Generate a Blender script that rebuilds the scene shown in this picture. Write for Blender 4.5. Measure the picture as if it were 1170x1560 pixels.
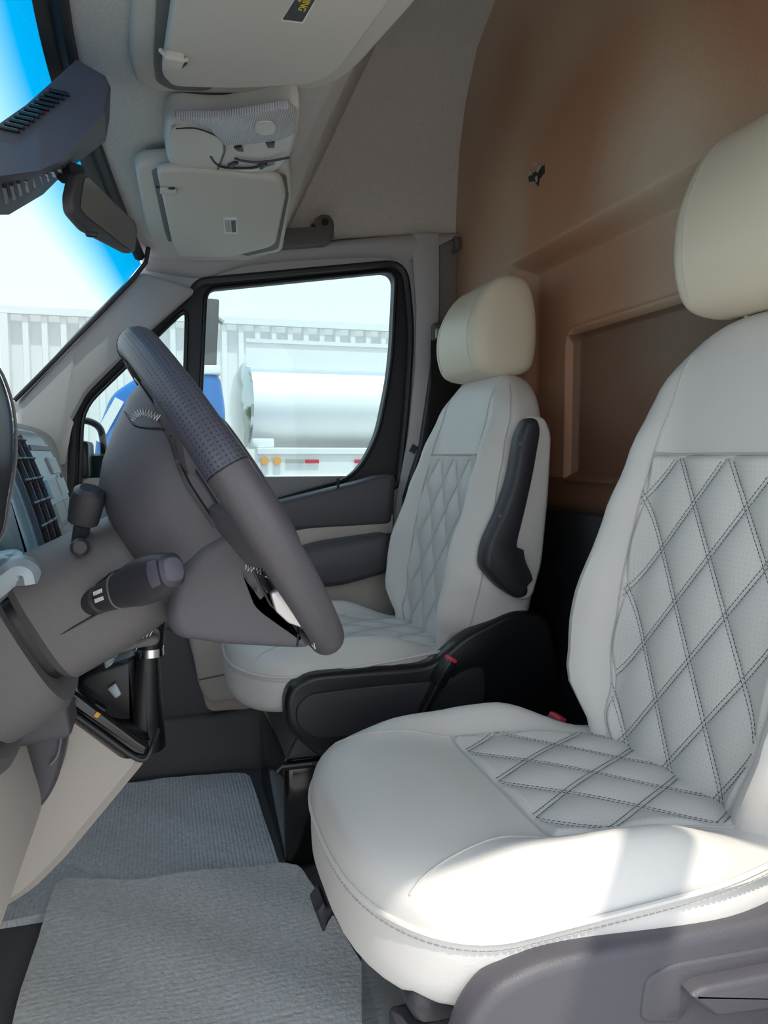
import bpy, bmesh, math, random
from mathutils import Vector, Matrix
random.seed(7)
for _o in list(bpy.data.objects): bpy.data.objects.remove(_o)
scn = bpy.context.scene
C = scn.collection
PI = math.pi

# ------------------------------------------------------------------ camera
F = 1150.0
EYE = Vector((0, 0, .85))
YAW, PITCH = math.radians(16.2), math.radians(-4.28)
cam_d = bpy.data.cameras.new('camera'); cam = bpy.data.objects.new('camera', cam_d); C.objects.link(cam)
cam_d.sensor_fit = 'VERTICAL'; cam_d.sensor_height = 36; cam_d.lens = F / 1560 * 36
cam_d.clip_start = .02; cam_d.clip_end = 300
fwd = Vector((math.sin(YAW) * math.cos(PITCH), math.cos(YAW) * math.cos(PITCH), math.sin(PITCH)))
rgt = Vector((math.cos(YAW), -math.sin(YAW), 0)); upv = rgt.cross(fwd)
m3 = Matrix((rgt, upv, -fwd)).transposed()
cam.matrix_world = Matrix.Translation(EYE) @ m3.to_4x4()
scn.camera = cam

# ------------------------------------------------------------------ world, sun, exposure
scn.view_settings.view_transform = 'Standard'; scn.view_settings.look = 'None'
scn.view_settings.gamma = 1; scn.view_settings.use_curve_mapping = False
scn.view_settings.exposure = 0.56
world = bpy.data.worlds.new('sky'); scn.world = world; world.use_nodes = True
nt = world.node_tree; nt.nodes.clear()
wo = nt.nodes.new('ShaderNodeOutputWorld'); bg = nt.nodes.new('ShaderNodeBackground')
tc = nt.nodes.new('ShaderNodeTexCoord'); sp = nt.nodes.new('ShaderNodeSeparateXYZ'); rp = nt.nodes.new('ShaderNodeValToRGB')
nt.links.new(tc.outputs['Generated'], sp.inputs[0]); nt.links.new(sp.outputs['Z'], rp.inputs[0])
rp.color_ramp.elements[0].position = 0.0; rp.color_ramp.elements[0].color = (.97, .99, 1, 1)
rp.color_ramp.elements[1].position = .9; rp.color_ramp.elements[1].color = (.72, .85, 1, 1)
nt.links.new(rp.outputs[0], bg.inputs[0]); bg.inputs[1].default_value = 1.45
nt.links.new(bg.outputs[0], wo.inputs[0])
SUN = Vector((-.03, .31, -.83)).normalized()
sl = bpy.data.lights.new('sun', 'SUN'); sl.energy = 2.6; sl.angle = math.radians(.9); sl.color = (1, .92, .78)
so = bpy.data.objects.new('sun', sl); C.objects.link(so); so.rotation_euler = SUN.to_track_quat('-Z', 'Y').to_euler(); so.location = (-2, -3, 8)

# ------------------------------------------------------------------ helpers
def ray(px, py):
    return fwd + rgt * ((px - 585) / F) - upv * ((py - 780) / F)
def P(px, py, Y=None, X=None, Z=None):
    r = ray(px, py)
    if Y is not None: k = Y / r.y
    elif X is not None: k = X / r.x
    else: k = (Z - EYE.z) / r.z
    return EYE + r * k

def mat(name, col, rough=.5, metal=0, spec=.5, bump=0, bscale=300, var=0, vscale=8, coat=0, sheen=0, emit=None):
    m = bpy.data.materials.new(name); m.use_nodes = True; n = m.node_tree; b = n.nodes['Principled BSDF']
    b.inputs['Base Color'].default_value = (*col, 1); b.inputs['Roughness'].default_value = rough
    b.inputs['Metallic'].default_value = metal; b.inputs['Specular IOR Level'].default_value = spec
    b.inputs['Coat Weight'].default_value = coat; b.inputs['Sheen Weight'].default_value = sheen
    t = n.nodes.new('ShaderNodeTexCoord')
    if bump:
        z = n.nodes.new('ShaderNodeTexNoise'); z.inputs['Scale'].default_value = bscale; z.inputs['Detail'].default_value = 3
        bp = n.nodes.new('ShaderNodeBump'); bp.inputs['Strength'].default_value = bump; bp.inputs['Distance'].default_value = .002
        n.links.new(t.outputs['Object'], z.inputs[0]); n.links.new(z.outputs[0], bp.inputs['Height']); n.links.new(bp.outputs[0], b.inputs['Normal'])
    if var:
        z = n.nodes.new('ShaderNodeTexNoise'); z.inputs['Scale'].default_value = vscale; z.inputs['Detail'].default_value = 4
        mx = n.nodes.new('ShaderNodeMix'); mx.data_type = 'RGBA'
        mx.inputs[6].default_value = (*[c * (1 - var) for c in col], 1); mx.inputs[7].default_value = (*[min(1, c * (1 + var)) for c in col], 1)
        n.links.new(t.outputs['Object'], z.inputs[0]); n.links.new(z.outputs[0], mx.inputs[0]); n.links.new(mx.outputs[2], b.inputs['Base Color'])
    return m
def glass_mat(name, tint, gl=.06, band=None):
    m = bpy.data.materials.new(name); m.use_nodes = True; n = m.node_tree; n.nodes.clear()
    o = n.nodes.new('ShaderNodeOutputMaterial'); tr = n.nodes.new('ShaderNodeBsdfTransparent'); g = n.nodes.new('ShaderNodeBsdfGlossy')
    g.inputs['Roughness'].default_value = .02; tr.inputs[0].default_value = (*tint, 1)
    mx = n.nodes.new('ShaderNodeMixShader'); mx.inputs[0].default_value = gl
    if band:
        uv = n.nodes.new('ShaderNodeUVMap'); s = n.nodes.new('ShaderNodeSeparateXYZ'); r = n.nodes.new('ShaderNodeValToRGB')
        n.links.new(uv.outputs[0], s.inputs[0]); n.links.new(s.outputs['Y'], r.inputs[0])
        els = r.color_ramp.elements; els[0].position = 0; els[0].color = (*band, 1); els[1].position = .22; els[1].color = (*tint, 1)
        e = els.new(.09); e.color = (.0, .25, .48, 1); e = els.new(.15); e.color = (.20, .44, .56, 1)
        n.links.new(r.outputs[0], tr.inputs[0])
    n.links.new(tr.outputs[0], mx.inputs[1]); n.links.new(g.outputs[0], mx.inputs[2]); n.links.new(mx.outputs[0], o.inputs[0])
    return m
def add_dots(m, axes, pitch, size, dark, depth=.3):
    """regular small holes: colour and bump"""
    n = m.node_tree; b = n.nodes['Principled BSDF']; uv = n.nodes.new('ShaderNodeUVMap')
    v = n.nodes.new('ShaderNodeTexVoronoi'); v.voronoi_dimensions = '2D'; v.inputs['Scale'].default_value = 1 / pitch; v.inputs['Randomness'].default_value = .0
    r = n.nodes.new('ShaderNodeMapRange'); r.inputs[1].default_value = size * .7; r.inputs[2].default_value = size
    n.links.new(uv.outputs[0], v.inputs['Vector']); n.links.new(v.outputs['Distance'], r.inputs[0])
    mx = n.nodes.new('ShaderNodeMix'); mx.data_type = 'RGBA'; mx.inputs[6].default_value = (*dark, 1); mx.inputs[7].default_value = b.inputs['Base Color'].default_value[:]
    n.links.new(r.outputs[0], mx.inputs[0]); n.links.new(mx.outputs[2], b.inputs['Base Color'])
    bp = n.nodes.new('ShaderNodeBump'); bp.inputs['Strength'].default_value = depth; bp.inputs['Distance'].default_value = .002
    n.links.new(r.outputs[0], bp.inputs['Height']); n.links.new(bp.outputs[0], b.inputs['Normal'])

M = dict(
    leather=mat('ivory_leather', (.64, .62, .595), .42, bump=.12, bscale=500),
    cream=mat('cream_leather', (.72, .645, .50), .42, bump=.12, bscale=500),
    seam=mat('seam_grey', (.50, .48, .45), .6),  # seam cord and some stitches, slightly darker than the leather
    thread=mat('dark_thread', (.06, .06, .09), .8),
    wthread=mat('pale_thread', (.75, .74, .72), .7),
    perf=mat('perforated_leather', (.61, .595, .575), .5),
    head=mat('headliner_felt', (.64, .60, .565), .95, bump=.8, bscale=320, var=.22, vscale=260),
    dhead=mat('dark_felt', (.20, .185, .18), .95, bump=.5, bscale=420, var=.12, vscale=160),
    visor=mat('visor_vinyl', (.62, .585, .53), .7, bump=.15, bscale=700),
    beige=mat('beige_plastic', (.50, .45, .405), .55, bump=.2, bscale=900),
    pillar=mat('pillar_plastic', (.42, .40, .405), .6, bump=.2, bscale=900),
    grey=mat('slate_plastic', (.078, .074, .088), .45, bump=.25, bscale=900),
    mgrey=mat('mid_grey_plastic', (.11, .103, .104), .5, bump=.25, bscale=900),
    dark=mat('dark_plastic', (.028, .028, .036), .42, bump=.25, bscale=900),
    navy=mat('housing_plastic', (.075, .07, .095), .5, bump=.2, bscale=900),
    black=mat('black_plastic', (.010, .010, .012), .35),
    gloss=mat('gloss_black', (.008, .008, .009), .12),
    rubber=mat('rubber_seal', (.018, .019, .024), .5),
    fabric=mat('door_lower_felt', (.115, .112, .118), .9, bump=.4, bscale=500, var=.15, vscale=200),
    carpet=mat('grey_carpet', (.84, .82, .79), .97, bump=1, bscale=160, var=.35, vscale=120),
    carpet2=mat('blue_grey_carpet', (.64, .66, .68), .97, bump=1, bscale=160, var=.35, vscale=120),
    silver=mat('silver_panel', (.30, .35, .39), .35, metal=.4),
    btn=mat('button_face', (.42, .47, .50), .4),
    chrome=mat('chrome', (.8, .8, .8), .15, metal=1),
    satin=mat('satin_metal', (.62, .60, .60), .32, metal=.7),
    red=mat('red_button', (.65, .05, .09), .4),
    mirror=mat('mirror_glass', (.34, .37, .37), .12, metal=.55),
    white=mat('white_paint', (.80, .80, .79), .4),
    offw=mat('white_print', (.8, .8, .78), .6),
    yellow=mat('yellow_print', (.85, .66, .05), .6),
    ink=mat('label_ink', (.06, .06, .07), .6),
    grime=mat('label_grey', (.40, .39, .36), .6),
    steel=mat('tank_steel', (.92, .92, .92), .4, metal=.0),
    contain=mat('container_paint', (.88, .87, .86), .7),
    twhite=mat('truck_white', (.88, .87, .85), .5),
    blue=mat('blue_paint', (.012, .16, .50), .3, coat=.3),
    amber=mat('amber_lens', (.85, .38, .05), .25),
    redr=mat('red_reflector', (.60, .04, .07), .4),
    ground=mat('pale_concrete', (.42, .40, .38), .95, var=.1, vscale=2),
    leaf=mat('leaf', (.16, .22, .10), .7), bark=mat('bark', (.12, .09, .06), .9),
    lens=mat('clear_ribbed_lens', (.56, .53, .56), .25),
    console=mat('console_plastic', (.64, .615, .575), .4),
    amberdot=mat('amber_icon', (.9, .4, .05), .4),
    body=mat('van_body_paint', (.22, .22, .23), .45),
)
# partition vinyl: rust and olive mottling
def vinyl(name='tan_vinyl', k=1.0):
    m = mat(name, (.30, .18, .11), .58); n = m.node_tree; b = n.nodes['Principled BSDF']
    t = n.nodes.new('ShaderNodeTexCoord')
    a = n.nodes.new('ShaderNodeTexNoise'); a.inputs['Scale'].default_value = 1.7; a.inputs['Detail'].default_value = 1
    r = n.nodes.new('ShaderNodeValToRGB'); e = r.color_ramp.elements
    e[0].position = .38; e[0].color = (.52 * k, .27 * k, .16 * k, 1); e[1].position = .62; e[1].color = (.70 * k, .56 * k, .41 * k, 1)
    f = n.nodes.new('ShaderNodeTexNoise'); f.inputs['Scale'].default_value = 420
    mx = n.nodes.new('ShaderNodeMix'); mx.data_type = 'RGBA'; mx.blend_type = 'MULTIPLY'; mx.inputs[0].default_value = .35
    bp = n.nodes.new('ShaderNodeBump'); bp.inputs['Strength'].default_value = .35; bp.inputs['Distance'].default_value = .002
    L = n.links.new
    L(t.outputs['Object'], a.inputs[0]); L(t.outputs['Object'], f.inputs[0]); L(a.outputs[0], r.inputs[0]); L(r.outputs[0], mx.inputs[6]); L(f.outputs[0], mx.inputs[7])
    L(mx.outputs[2], b.inputs['Base Color']); L(f.outputs[0], bp.inputs['Height']); L(bp.outputs[0], b.inputs['Normal'])
    return m
M['vinyl'] = vinyl(); M['vinyl_shaded'] = vinyl('tan_vinyl_shaded', .45)  # second copy of the same vinyl, darkened to paint in shade
add_dots(M['perf'], 0, .0064, .13, (.46, .455, .45), .15)
M['grip'] = mat('perforated_grip_leather', (.060, .064, .088), .40); add_dots(M['grip'], 0, .0042, .26, (.030, .032, .045), .5)
M['wheel'] = mat('wheel_leather', (.075, .07, .08), .38, bump=.25, bscale=800)
def ribbed(m, scale, axis, depth=.6):
    n = m.node_tree; b = n.nodes['Principled BSDF']; t = n.nodes.new('ShaderNodeTexCoord')
    w = n.nodes.new('ShaderNodeTexWave'); w.bands_direction = axis; w.inputs['Scale'].default_value = scale; w.inputs['Distortion'].default_value = .8
    bp = n.nodes.new('ShaderNodeBump'); bp.inputs['Strength'].default_value = depth; bp.inputs['Distance'].default_value = .003
    n.links.new(t.outputs['Object'], w.inputs[0]); n.links.new(w.outputs[0], bp.inputs['Height'])
    old = [l for l in n.links if l.to_node == b and l.to_socket.name == 'Normal']
    if old: n.links.new(old[0].from_socket, bp.inputs['Normal'])
    n.links.new(bp.outputs[0], b.inputs['Normal'])
ribbed(M['carpet2'], 38, 'X', .35); ribbed(M['carpet'], 26, 'Y', .12); ribbed(M['lens'], 90, 'X', .6)
G_side = glass_mat('side_glass', (.67, .755, .765), .02)
G_wind = glass_mat('windscreen_glass', (.49, .565, .585), .03, band=(.0, .20, .41))
G_lens = glass_mat('lamp_glass', (.9, .9, .92), .15)

def tag(o, label, cat=None, group=None, kind=None):
    if label: o['label'] = label
    if cat: o['category'] = cat
    if group: o['group'] = group
    if kind: o['kind'] = kind
    return o
def thing(name, label, cat, loc=(0, 0, 0), group=None, kind=None):
    o = bpy.data.objects.new(name, None); C.objects.link(o); o.location = loc; o.empty_display_size = .05
    WORLD[o.name] = Vector(loc)
    return tag(o, label, cat, group, kind)
WORLD = {}
def mesh(name, vs, fs, m, parent=None, smooth=True, label=None, kind=None, uv=None, sharp=35):
    """vs are world coordinates; a child is stored relative to its thing"""
    off = Vector((0, 0, 0)); root = parent
    while root is not None and root.parent is not None: root = root.parent
    if root is not None: off = WORLD.get(root.name, off)
    elif vs:
        lo = Vector([min(v[i] for v in vs) for i in range(3)]); hi = Vector([max(v[i] for v in vs) for i in range(3)])
        off = Vector(((lo.x + hi.x) / 2, (lo.y + hi.y) / 2, lo.z))
    me = bpy.data.meshes.new(name); me.from_pydata([Vector(v) - off for v in vs], [], fs)
    if uv:
        ul = me.uv_layers.new(name='UVMap')
        for l in me.loops: ul.data[l.index].uv = uv[l.vertex_index]
    bm = bmesh.new(); bm.from_mesh(me)
    bmesh.ops.recalc_face_normals(bm, faces=bm.faces); bm.to_mesh(me); bm.free()
    if smooth:
        me.polygons.foreach_set('use_smooth', [True] * len(me.polygons))
        me.set_sharp_from_angle(angle=math.radians(sharp))
    me.materials.append(m)
    o = bpy.data.objects.new(name, me); C.objects.link(o)
    if parent is None:
        o.location = off; WORLD[o.name] = off
    else: o.parent = parent
    if label: o['label'] = label
    if kind: o['kind'] = kind
    return o
def join(*gs):
    V, Fc = [], []
    for vs, fs in gs:
        n = len(V); V += list(vs); Fc += [tuple(i + n for i in f) for f in fs]
    return V, Fc
def loft(secs, closed=True, caps=True):
    n = len(secs[0]); vs = [v for s in secs for v in s]; fs = []
    for i in range(len(secs) - 1):
        for j in range(n if closed else n - 1):
            k = (j + 1) % n; fs.append((i * n + j, i * n + k, (i + 1) * n + k, (i + 1) * n + j))
    if caps and closed:
        fs.append(tuple(range(n))[::-1]); fs.append(tuple((len(secs) - 1) * n + j for j in range(n)))
    return vs, fs
def cat_open(pts, k=6):
    out = []; n = len(pts)
    for i in range(n - 1):
        p0, p1, p2, p3 = pts[max(i - 1, 0)], pts[i], pts[i + 1], pts[min(i + 2, n - 1)]
        for q in range(k):
            t = q / k; out.append(.5 * ((2 * p1) + (p2 - p0) * t + (2 * p0 - 5 * p1 + 4 * p2 - p3) * t * t + (3 * p1 - p0 - 3 * p2 + p3) * t ** 3))
    out.append(pts[-1]); return out
def cat_closed(pts, k=6):
    out = []; n = len(pts)
    for i in range(n):
        p0, p1, p2, p3 = pts[i - 1], pts[i], pts[(i + 1) % n], pts[(i + 2) % n]
        for q in range(k):
            t = q / k; out.append(.5 * ((2 * p1) + (p2 - p0) * t + (2 * p0 - 5 * p1 + 4 * p2 - p3) * t * t + (3 * p1 - p0 - 3 * p2 + p3) * t ** 3))
    return out
def V3(l): return [Vector(p) for p in l]
def roundpoly(pts, r=.01, k=4):
    """corners rounded by quadratic arcs"""
    out = []; n = len(pts)
    for i in range(n):
        a, b, c = pts[i - 1], pts[i], pts[(i + 1) % n]
        ri = r[i] if isinstance(r, (list, tuple)) else r
        d1 = (a - b); d2 = (c - b); q = min(ri, d1.length * .45, d2.length * .45)
        s, e = b + d1.normalized() * q, b + d2.normalized() * q
        for j in range(k + 1):
            t = j / k; out.append(s * (1 - t) ** 2 + b * 2 * t * (1 - t) + e * t * t)
    return out
def tube(pts, r, n=8, closed=False, cap=True):
    """sweep; r number or list"""
    P_ = [Vector(p) for p in pts]; L = len(P_); secs = []; nrm = None
    for i, p in enumerate(P_):
        if closed: t = P_[(i + 1) % L] - P_[i - 1]
        else: t = P_[min(i + 1, L - 1)] - P_[max(i - 1, 0)]
        t.normalize()
        if nrm is None:
            nrm = t.orthogonal().normalized()
        nrm = (nrm - t * nrm.dot(t)).normalized(); b = t.cross(nrm)
        ri = r[i] if isinstance(r, (list, tuple)) else r
        secs.append([p + (nrm * math.cos(2 * PI * j / n) + b * math.sin(2 * PI * j / n)) * ri for j in range(n)])
    if closed: secs.append(secs[0]); return loft(secs, True, False)
    return loft(secs, True, cap)
def prism(poly, vec, r=0, steps=3):
    """planar polygon extruded along vec, both rims rounded by r"""
    vec = Vector(vec); L = vec.length; u = vec / L; c = sum(poly, Vector()) / len(poly); n = len(poly)
    if r <= 0: return loft([[p.copy() for p in poly], [p + vec for p in poly]])
    r = min(r, L * .49)
    def inset(d):
        out = []
        for i, p in enumerate(poly):
            t = poly[(i + 1) % n] - poly[i - 1]; w = (c - p)
            w = w.normalized() if w.length > 1e-9 else w
            q = t.normalized().cross(u) if t.length > 1e-9 else w
            if q.dot(p - c) > 0: q = -q
            out.append(p + (q * .6 + w * .4) * min(d, (c - p).length * .9))
        return out
    secs = []
    for s in range(steps + 1):
        a = s / steps * PI / 2; secs.append([p + u * (r - r * math.cos(a)) for p in inset(r * (1 - math.sin(a)))])
    for s in range(steps + 1):
        a = s / steps * PI / 2; secs.append([p + u * (L - r + r * math.sin(a)) for p in inset(r * (1 - math.cos(a)))])
    return loft(secs)
def box(c, s, rot=None, r=0):
    """box centre c, size s, rot 3x3; chamfered by r"""
    c = Vector(c); h = Vector(s) / 2; R = rot or Matrix.Identity(3); r = min(r, min(h) * .8)
    pts = [Vector((a * h.x, b * h.y, 0)) for a, b in ((-1, -1), (1, -1), (1, 1), (-1, 1))]
    if r > 0:
        base = roundpoly(pts, r, 3); secs = []
        for z, q in ((-h.z, r), (-h.z + r * .3, r * .3), (-h.z + r, 0), (h.z - r, 0), (h.z - r * .3, r * .3), (h.z, r)):
            secs.append([R @ Vector((p.x * (1 - q / h.x), p.y * (1 - q / h.y), z)) + c for p in base])
        return loft(secs)
    return loft([[R @ Vector((p.x, p.y, z)) + c for p in pts] for z in (-h.z, h.z)])
def grid(f, us, vs_, closed_u=False):
    V = [f(u, v) for v in vs_ for u in us]; n = len(us); Fc = []
    for j in range(len(vs_) - 1):
        for i in range(n - 1): Fc.append((j * n + i, j * n + i + 1, (j + 1) * n + i + 1, (j + 1) * n + i))
    return V, Fc
def lin(a, b, n): return [a + (b - a) * i / (n - 1) for i in range(n)]
def interp(x, tab):
    if x <= tab[0][0]: return tab[0][1]
    for (x0, y0), (x1, y1) in zip(tab, tab[1:]):
        if x <= x1:
            t = (x - x0) / (x1 - x0); t = t * t * (3 - 2 * t); return y0 + (y1 - y0) * t
    return tab[-1][1]
def sstep(a, b, x):
    t = max(0, min(1, (x - a) / (b - a))); return t * t * (3 - 2 * t)
def rotm(xa, ya, za): return Matrix((Vector(xa), Vector(ya), Vector(za))).transposed()
def text(name, s, size, mw, m, parent, ext=.0002):
    cu = bpy.data.curves.new(name, 'FONT'); cu.body = s; cu.size = size; cu.extrude = ext; cu.align_x = 'CENTER'; cu.align_y = 'CENTER'
    cu.materials.append(m); o = bpy.data.objects.new(name, cu); C.objects.link(o)
    root = parent
    while root.parent is not None: root = root.parent
    return o
def holed(name, outer, holes, y0, y1, m, parent=None, kind=None):
    """XZ polygon with holes, thick in Y"""
    bm = bmesh.new(); es = []
    for loop in [outer] + holes:
        vs = [bm.verts.new((p.x, y0, p.z)) for p in loop]
        for i in range(len(vs)): es.append(bm.edges.new((vs[i - 1], vs[i])))
    r = bmesh.ops.triangle_fill(bm, edges=es, use_beauty=True)
    fs = [f for f in r['geom'] if isinstance(f, bmesh.types.BMFace)]
    ex = bmesh.ops.extrude_face_region(bm, geom=fs)
    for v in ex['geom']:
        if isinstance(v, bmesh.types.BMVert): v.co.y = y1
    bm.verts.ensure_lookup_table(); bm.verts.index_update()
    V = [v.co.copy() for v in bm.verts]; Fc = [tuple(v.index for v in f.verts) for f in bm.faces]; bm.free()
    return mesh(name, V, Fc, m, parent, smooth=False, kind=kind)

#=================================================================== SETTING
YC = 1.26           # van centre line
YR = 2.12           # passenger side inner face
XP = .89            # partition plane
# ground outside
mesh('ground', [(-60, -30, -.65), (60, -30, -.65), (60, 80, -.65), (-60, 80, -.65)], [(0, 1, 2, 3)], M['ground'], smooth=False)['kind'] = 'structure'
# cab floor
vs, fs = box((.25, 1.245, -.03), (1.5, 1.75, .058)); f = mesh('floor', vs, fs, M['fabric'], smooth=False); f['kind'] = 'structure'
tag(f, 'dark cab floor covering under the carpet mats')

# high roof liner: profile in YZ swept along X
half = [(.86, 1.44), (.85, 1.58), (.83, 1.72), (.78, 1.84), (.69, 1.94), (.54, 2.00), (.30, 2.03), (0, 2.04)]
def roof_pt(s):   # s -1..1
    k = abs(s) * (len(half) - 1); k = len(half) - 1 - k
    i = min(int(k), len(half) - 2); t = k - i
    y = half[i][0] * (1 - t) + half[i + 1][0] * t; z = half[i][1] * (1 - t) + half[i + 1][1] * t
    return y * (1 if s >= 0 else -1), z
def rooff(u, v):
    y, z = roof_pt(v); return Vector((u, YC + y, z))
g = grid(rooff, lin(-.1, XP + .01, 12), lin(-1, 1, 57))
ceil = mesh('ceiling', *g, M['head']); ceil['kind'] = 'structure'
md = ceil.modifiers.new('t', 'SOLIDIFY'); md.thickness = .02; md.offset = 0
# front overhead liner (carries visors and console): surface from windscreen header back, then sloping up
def over_xz(k, y):
    e = abs((y - YC) / .86)
    zt = 1.435 - .075 * e ** 2.5
    xf = -.125 + .085 * e ** 2
    tab = [(xf - .015, zt + .02), (xf, zt), (.03, zt - .01), (.12, zt - .005), (.22, zt + .005), (.27, zt + .02), (.31, zt + .06), (.36, zt + .16), (.45, zt + .34), (.58, 2.0 - .02)]
    i = min(int(k), len(tab) - 2); t = k - i
    return tab[i][0] * (1 - t) + tab[i + 1][0] * t, tab[i][1] * (1 - t) + tab[i + 1][1] * t
def overf(u, v):
    x, z = over_xz(v, u)
    # keep inside the roof profile
    e = abs(u - YC)
    zr = 2.03
    for (a0, b0), (a1, b1) in zip(half[::-1], half[::-1][1:]):
        if a0 <= e <= a1: zr = b0 + (b1 - b0) * (e - a0) / (a1 - a0 + 1e-9)
    if e > .86: zr = 1.44
    return Vector((x, u, max(min(z, zr + .004), min(z, 1.47))))
g = grid(overf, lin(YC - .87, YC + .865, 160), lin(0, 9, 181))
ov = mesh('trim_1', *g, M['head']); ov['kind'] = 'structure'; tag(ov, 'grey felt overhead liner above the windscreen')
md = ov.modifiers.new('t', 'SOLIDIFY'); md.thickness = .012; md.offset = 0

# partition behind the seats, one moulded sheet
def wallf(u, v):
    y, z = u, v
    x = XP
    up = sstep(1.285, 1.325, z); side = sstep(1.70, 1.76, y); x -= .06 * max(up, side)
    # lower recessed field with raised lip
    dy = (1.555 - y); dz = 1.128 - z
    r = .03
    d = min(dy, dz) if not (dy < r and dz < r) else r - math.hypot(r - min(dy, r), r - min(dz, r))
    dz2 = z - .80; d = min(d, dz2)
    x += .022 * sstep(0, .016, d); x -= .007 * math.exp(-((d + .006) / .006) ** 2) * (1 if dy > -.02 and dz > -.02 else 1)
    x -= .012 * math.exp(-((z - .74) / .02) ** 2)
    x -= .03 * sstep(1.35, 1.6, z) * sstep(.0, .5, 1 - abs(y - YC) / .9) * .5
    e = abs(y - YC)
    return Vector((x, y, z))
ys = sorted(set([round(v, 4) for v in lin(.38, 2.14, 60) + lin(1.5, 1.6, 34) + lin(1.68, 1.78, 12)]))
zs = sorted(set([round(v, 4) for v in lin(0, 2.05, 60) + lin(1.08, 1.15, 26) + lin(1.27, 1.34, 16) + lin(.78, .83, 14) + lin(.70, .78, 9)]))
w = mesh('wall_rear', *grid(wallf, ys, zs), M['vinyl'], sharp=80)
w.data.materials.append(M['vinyl_shaded'])
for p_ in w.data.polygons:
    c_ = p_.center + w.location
    if (c_.y < 1.548 and .80 < c_.z < 1.122) or c_.z < .80: p_.material_index = 1  # shade of the recess and lower partition put into the colour
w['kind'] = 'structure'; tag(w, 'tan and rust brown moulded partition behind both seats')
md = w.modifiers.new('t', 'SOLIDIFY'); md.thickness = .012; md.offset = -1
lowp = mesh('trim_7', *prism(roundpoly([Vector((XP - .078, 2.08, 0)), Vector((XP - .078, 2.08, .735)), Vector((XP - .078, .42, .735)), Vector((XP - .078, .42, 0))], .03, 4), (.02, 0, 0), .008), M['black']); lowp['kind'] = 'structure'
# torn hole in the partition
hc = P(820, 256, X=XP - .066)
pts = [(a_ * 1.4, b_ * 1.25) for a_, b_ in [(-.034, .006), (-.030, .022), (-.012, .024), (-.002, .012), (.010, .016), (.026, .030), (.027, .006), (.024, -.018), (.006, -.022), (.002, -.032), (-.008, -.020), (-.028, -.014)]]
poly = [Vector((hc.x, hc.y - a, hc.z + b)) for a, b in pts]
h = thing('torn_hole', 'small ragged dark torn hole in the upper tan partition', 'hole', hc)
mesh('cavity', *prism(poly, (-.003, 0, 0)), M['black'], h, smooth=False)
for a, b, l, an in ((-.027, .0, .016, .9), (.012, -.005, .018, -.5), (-.006, .01, .02, .2), (.002, -.025, .012, 1.2)):
    mesh('torn_flap', *box((hc.x - .005, hc.y - a, hc.z + b), (.003, l, .006), Matrix.Rotation(an, 3, 'X')), M['grime'], h, smooth=False)

# ---------- passenger side wall with window openings
def L2(pl, Y=YR): return [P(a, b, Y=Y) for a, b in pl]
win_main = roundpoly(L2([(314, 440), (604, 411), (597, 560), (575, 668), (540, 728), (400, 768), (296, 800)]), [.03, .045, .3, .16, .10, .2, .02], 6)
win_q = roundpoly(L2([(285, 468), (275, 800), (118, 815), (126, 622)]), [.03, .02, .02, .05], 5)
open_main = roundpoly(L2([(306, 432), (610, 403), (606, 560), (588, 668), (560, 742), (400, 790), (290, 822)]), [.035, .06, .3, .16, .10, .2, .02], 6)
open_q = roundpoly(L2([(289, 458), (280, 822), (108, 830), (116, 620)]), [.03, .02, .02, .05], 5)
outer = L2([(222, 402), (330, 392), (440, 380), (560, 366), (626, 360), (645, 430), (640, 560), (628, 660), (604, 760), (598, 830), (420, 860), (60, 900), (20, 760), (24, 612), (120, 505)])
combo = roundpoly(L2([(303, 430), (614, 401), (625, 500), (618, 620), (604, 742), (560, 752), (400, 792), (290, 824), (106, 836), (112, 618), (286, 452)]), [.03, .06, .2, .2, .03, .02, .2, .1, .02, .05, .05], 6)
dr = thing('door_1', 'passenger door with a dark framed window and pale door card', 'door', (.2, YR, .2), kind='structure')
fr = holed('door_surround', outer, [combo], YR - .02, YR + .06, M['pillar'], dr)
fr['label'] = 'pale plastic surround of door window'
# dark inner frame with the two openings
fr2 = holed('window_frame', combo, [win_main, win_q], YR + .005, YR + .05, M['rubber'], dr)
mesh('seal', *tube([p + Vector((0, -.016, 0)) for p in combo], .010, 8, True), M['rubber'], dr)
mesh('seal', *tube([p + Vector((0, -.0, 0)) for p in win_main], .006, 8, True), M['black'], dr)
mesh('seal', *tube([p + Vector((0, -.0, 0)) for p in win_q], .006, 8, True), M['black'], dr)
# dark wide inner rear frame (rear edge of door is broad)
rear_in_unused = 0
#L2([(606, 432), (622, 430), (616, 560), (600, 690), (585, 742), (548, 735), (580, 668), (600, 560)], YR - .012), .01, 3)
def pane(name, loop, lab):
    V = [p + Vector((0, .03, 0)) for p in loop]; V2 = [p + Vector((0, .033, 0)) for p in loop]
    n = len(V); o = mesh(name, *loft([V, V2]), G_side, None, smooth=False); o['kind'] = 'structure'; tag(o, lab); return o
pane('window_1', win_main, 'large passenger door window pane'); pane('window_2', win_q, 'small triangular front quarter window pane')
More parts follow.
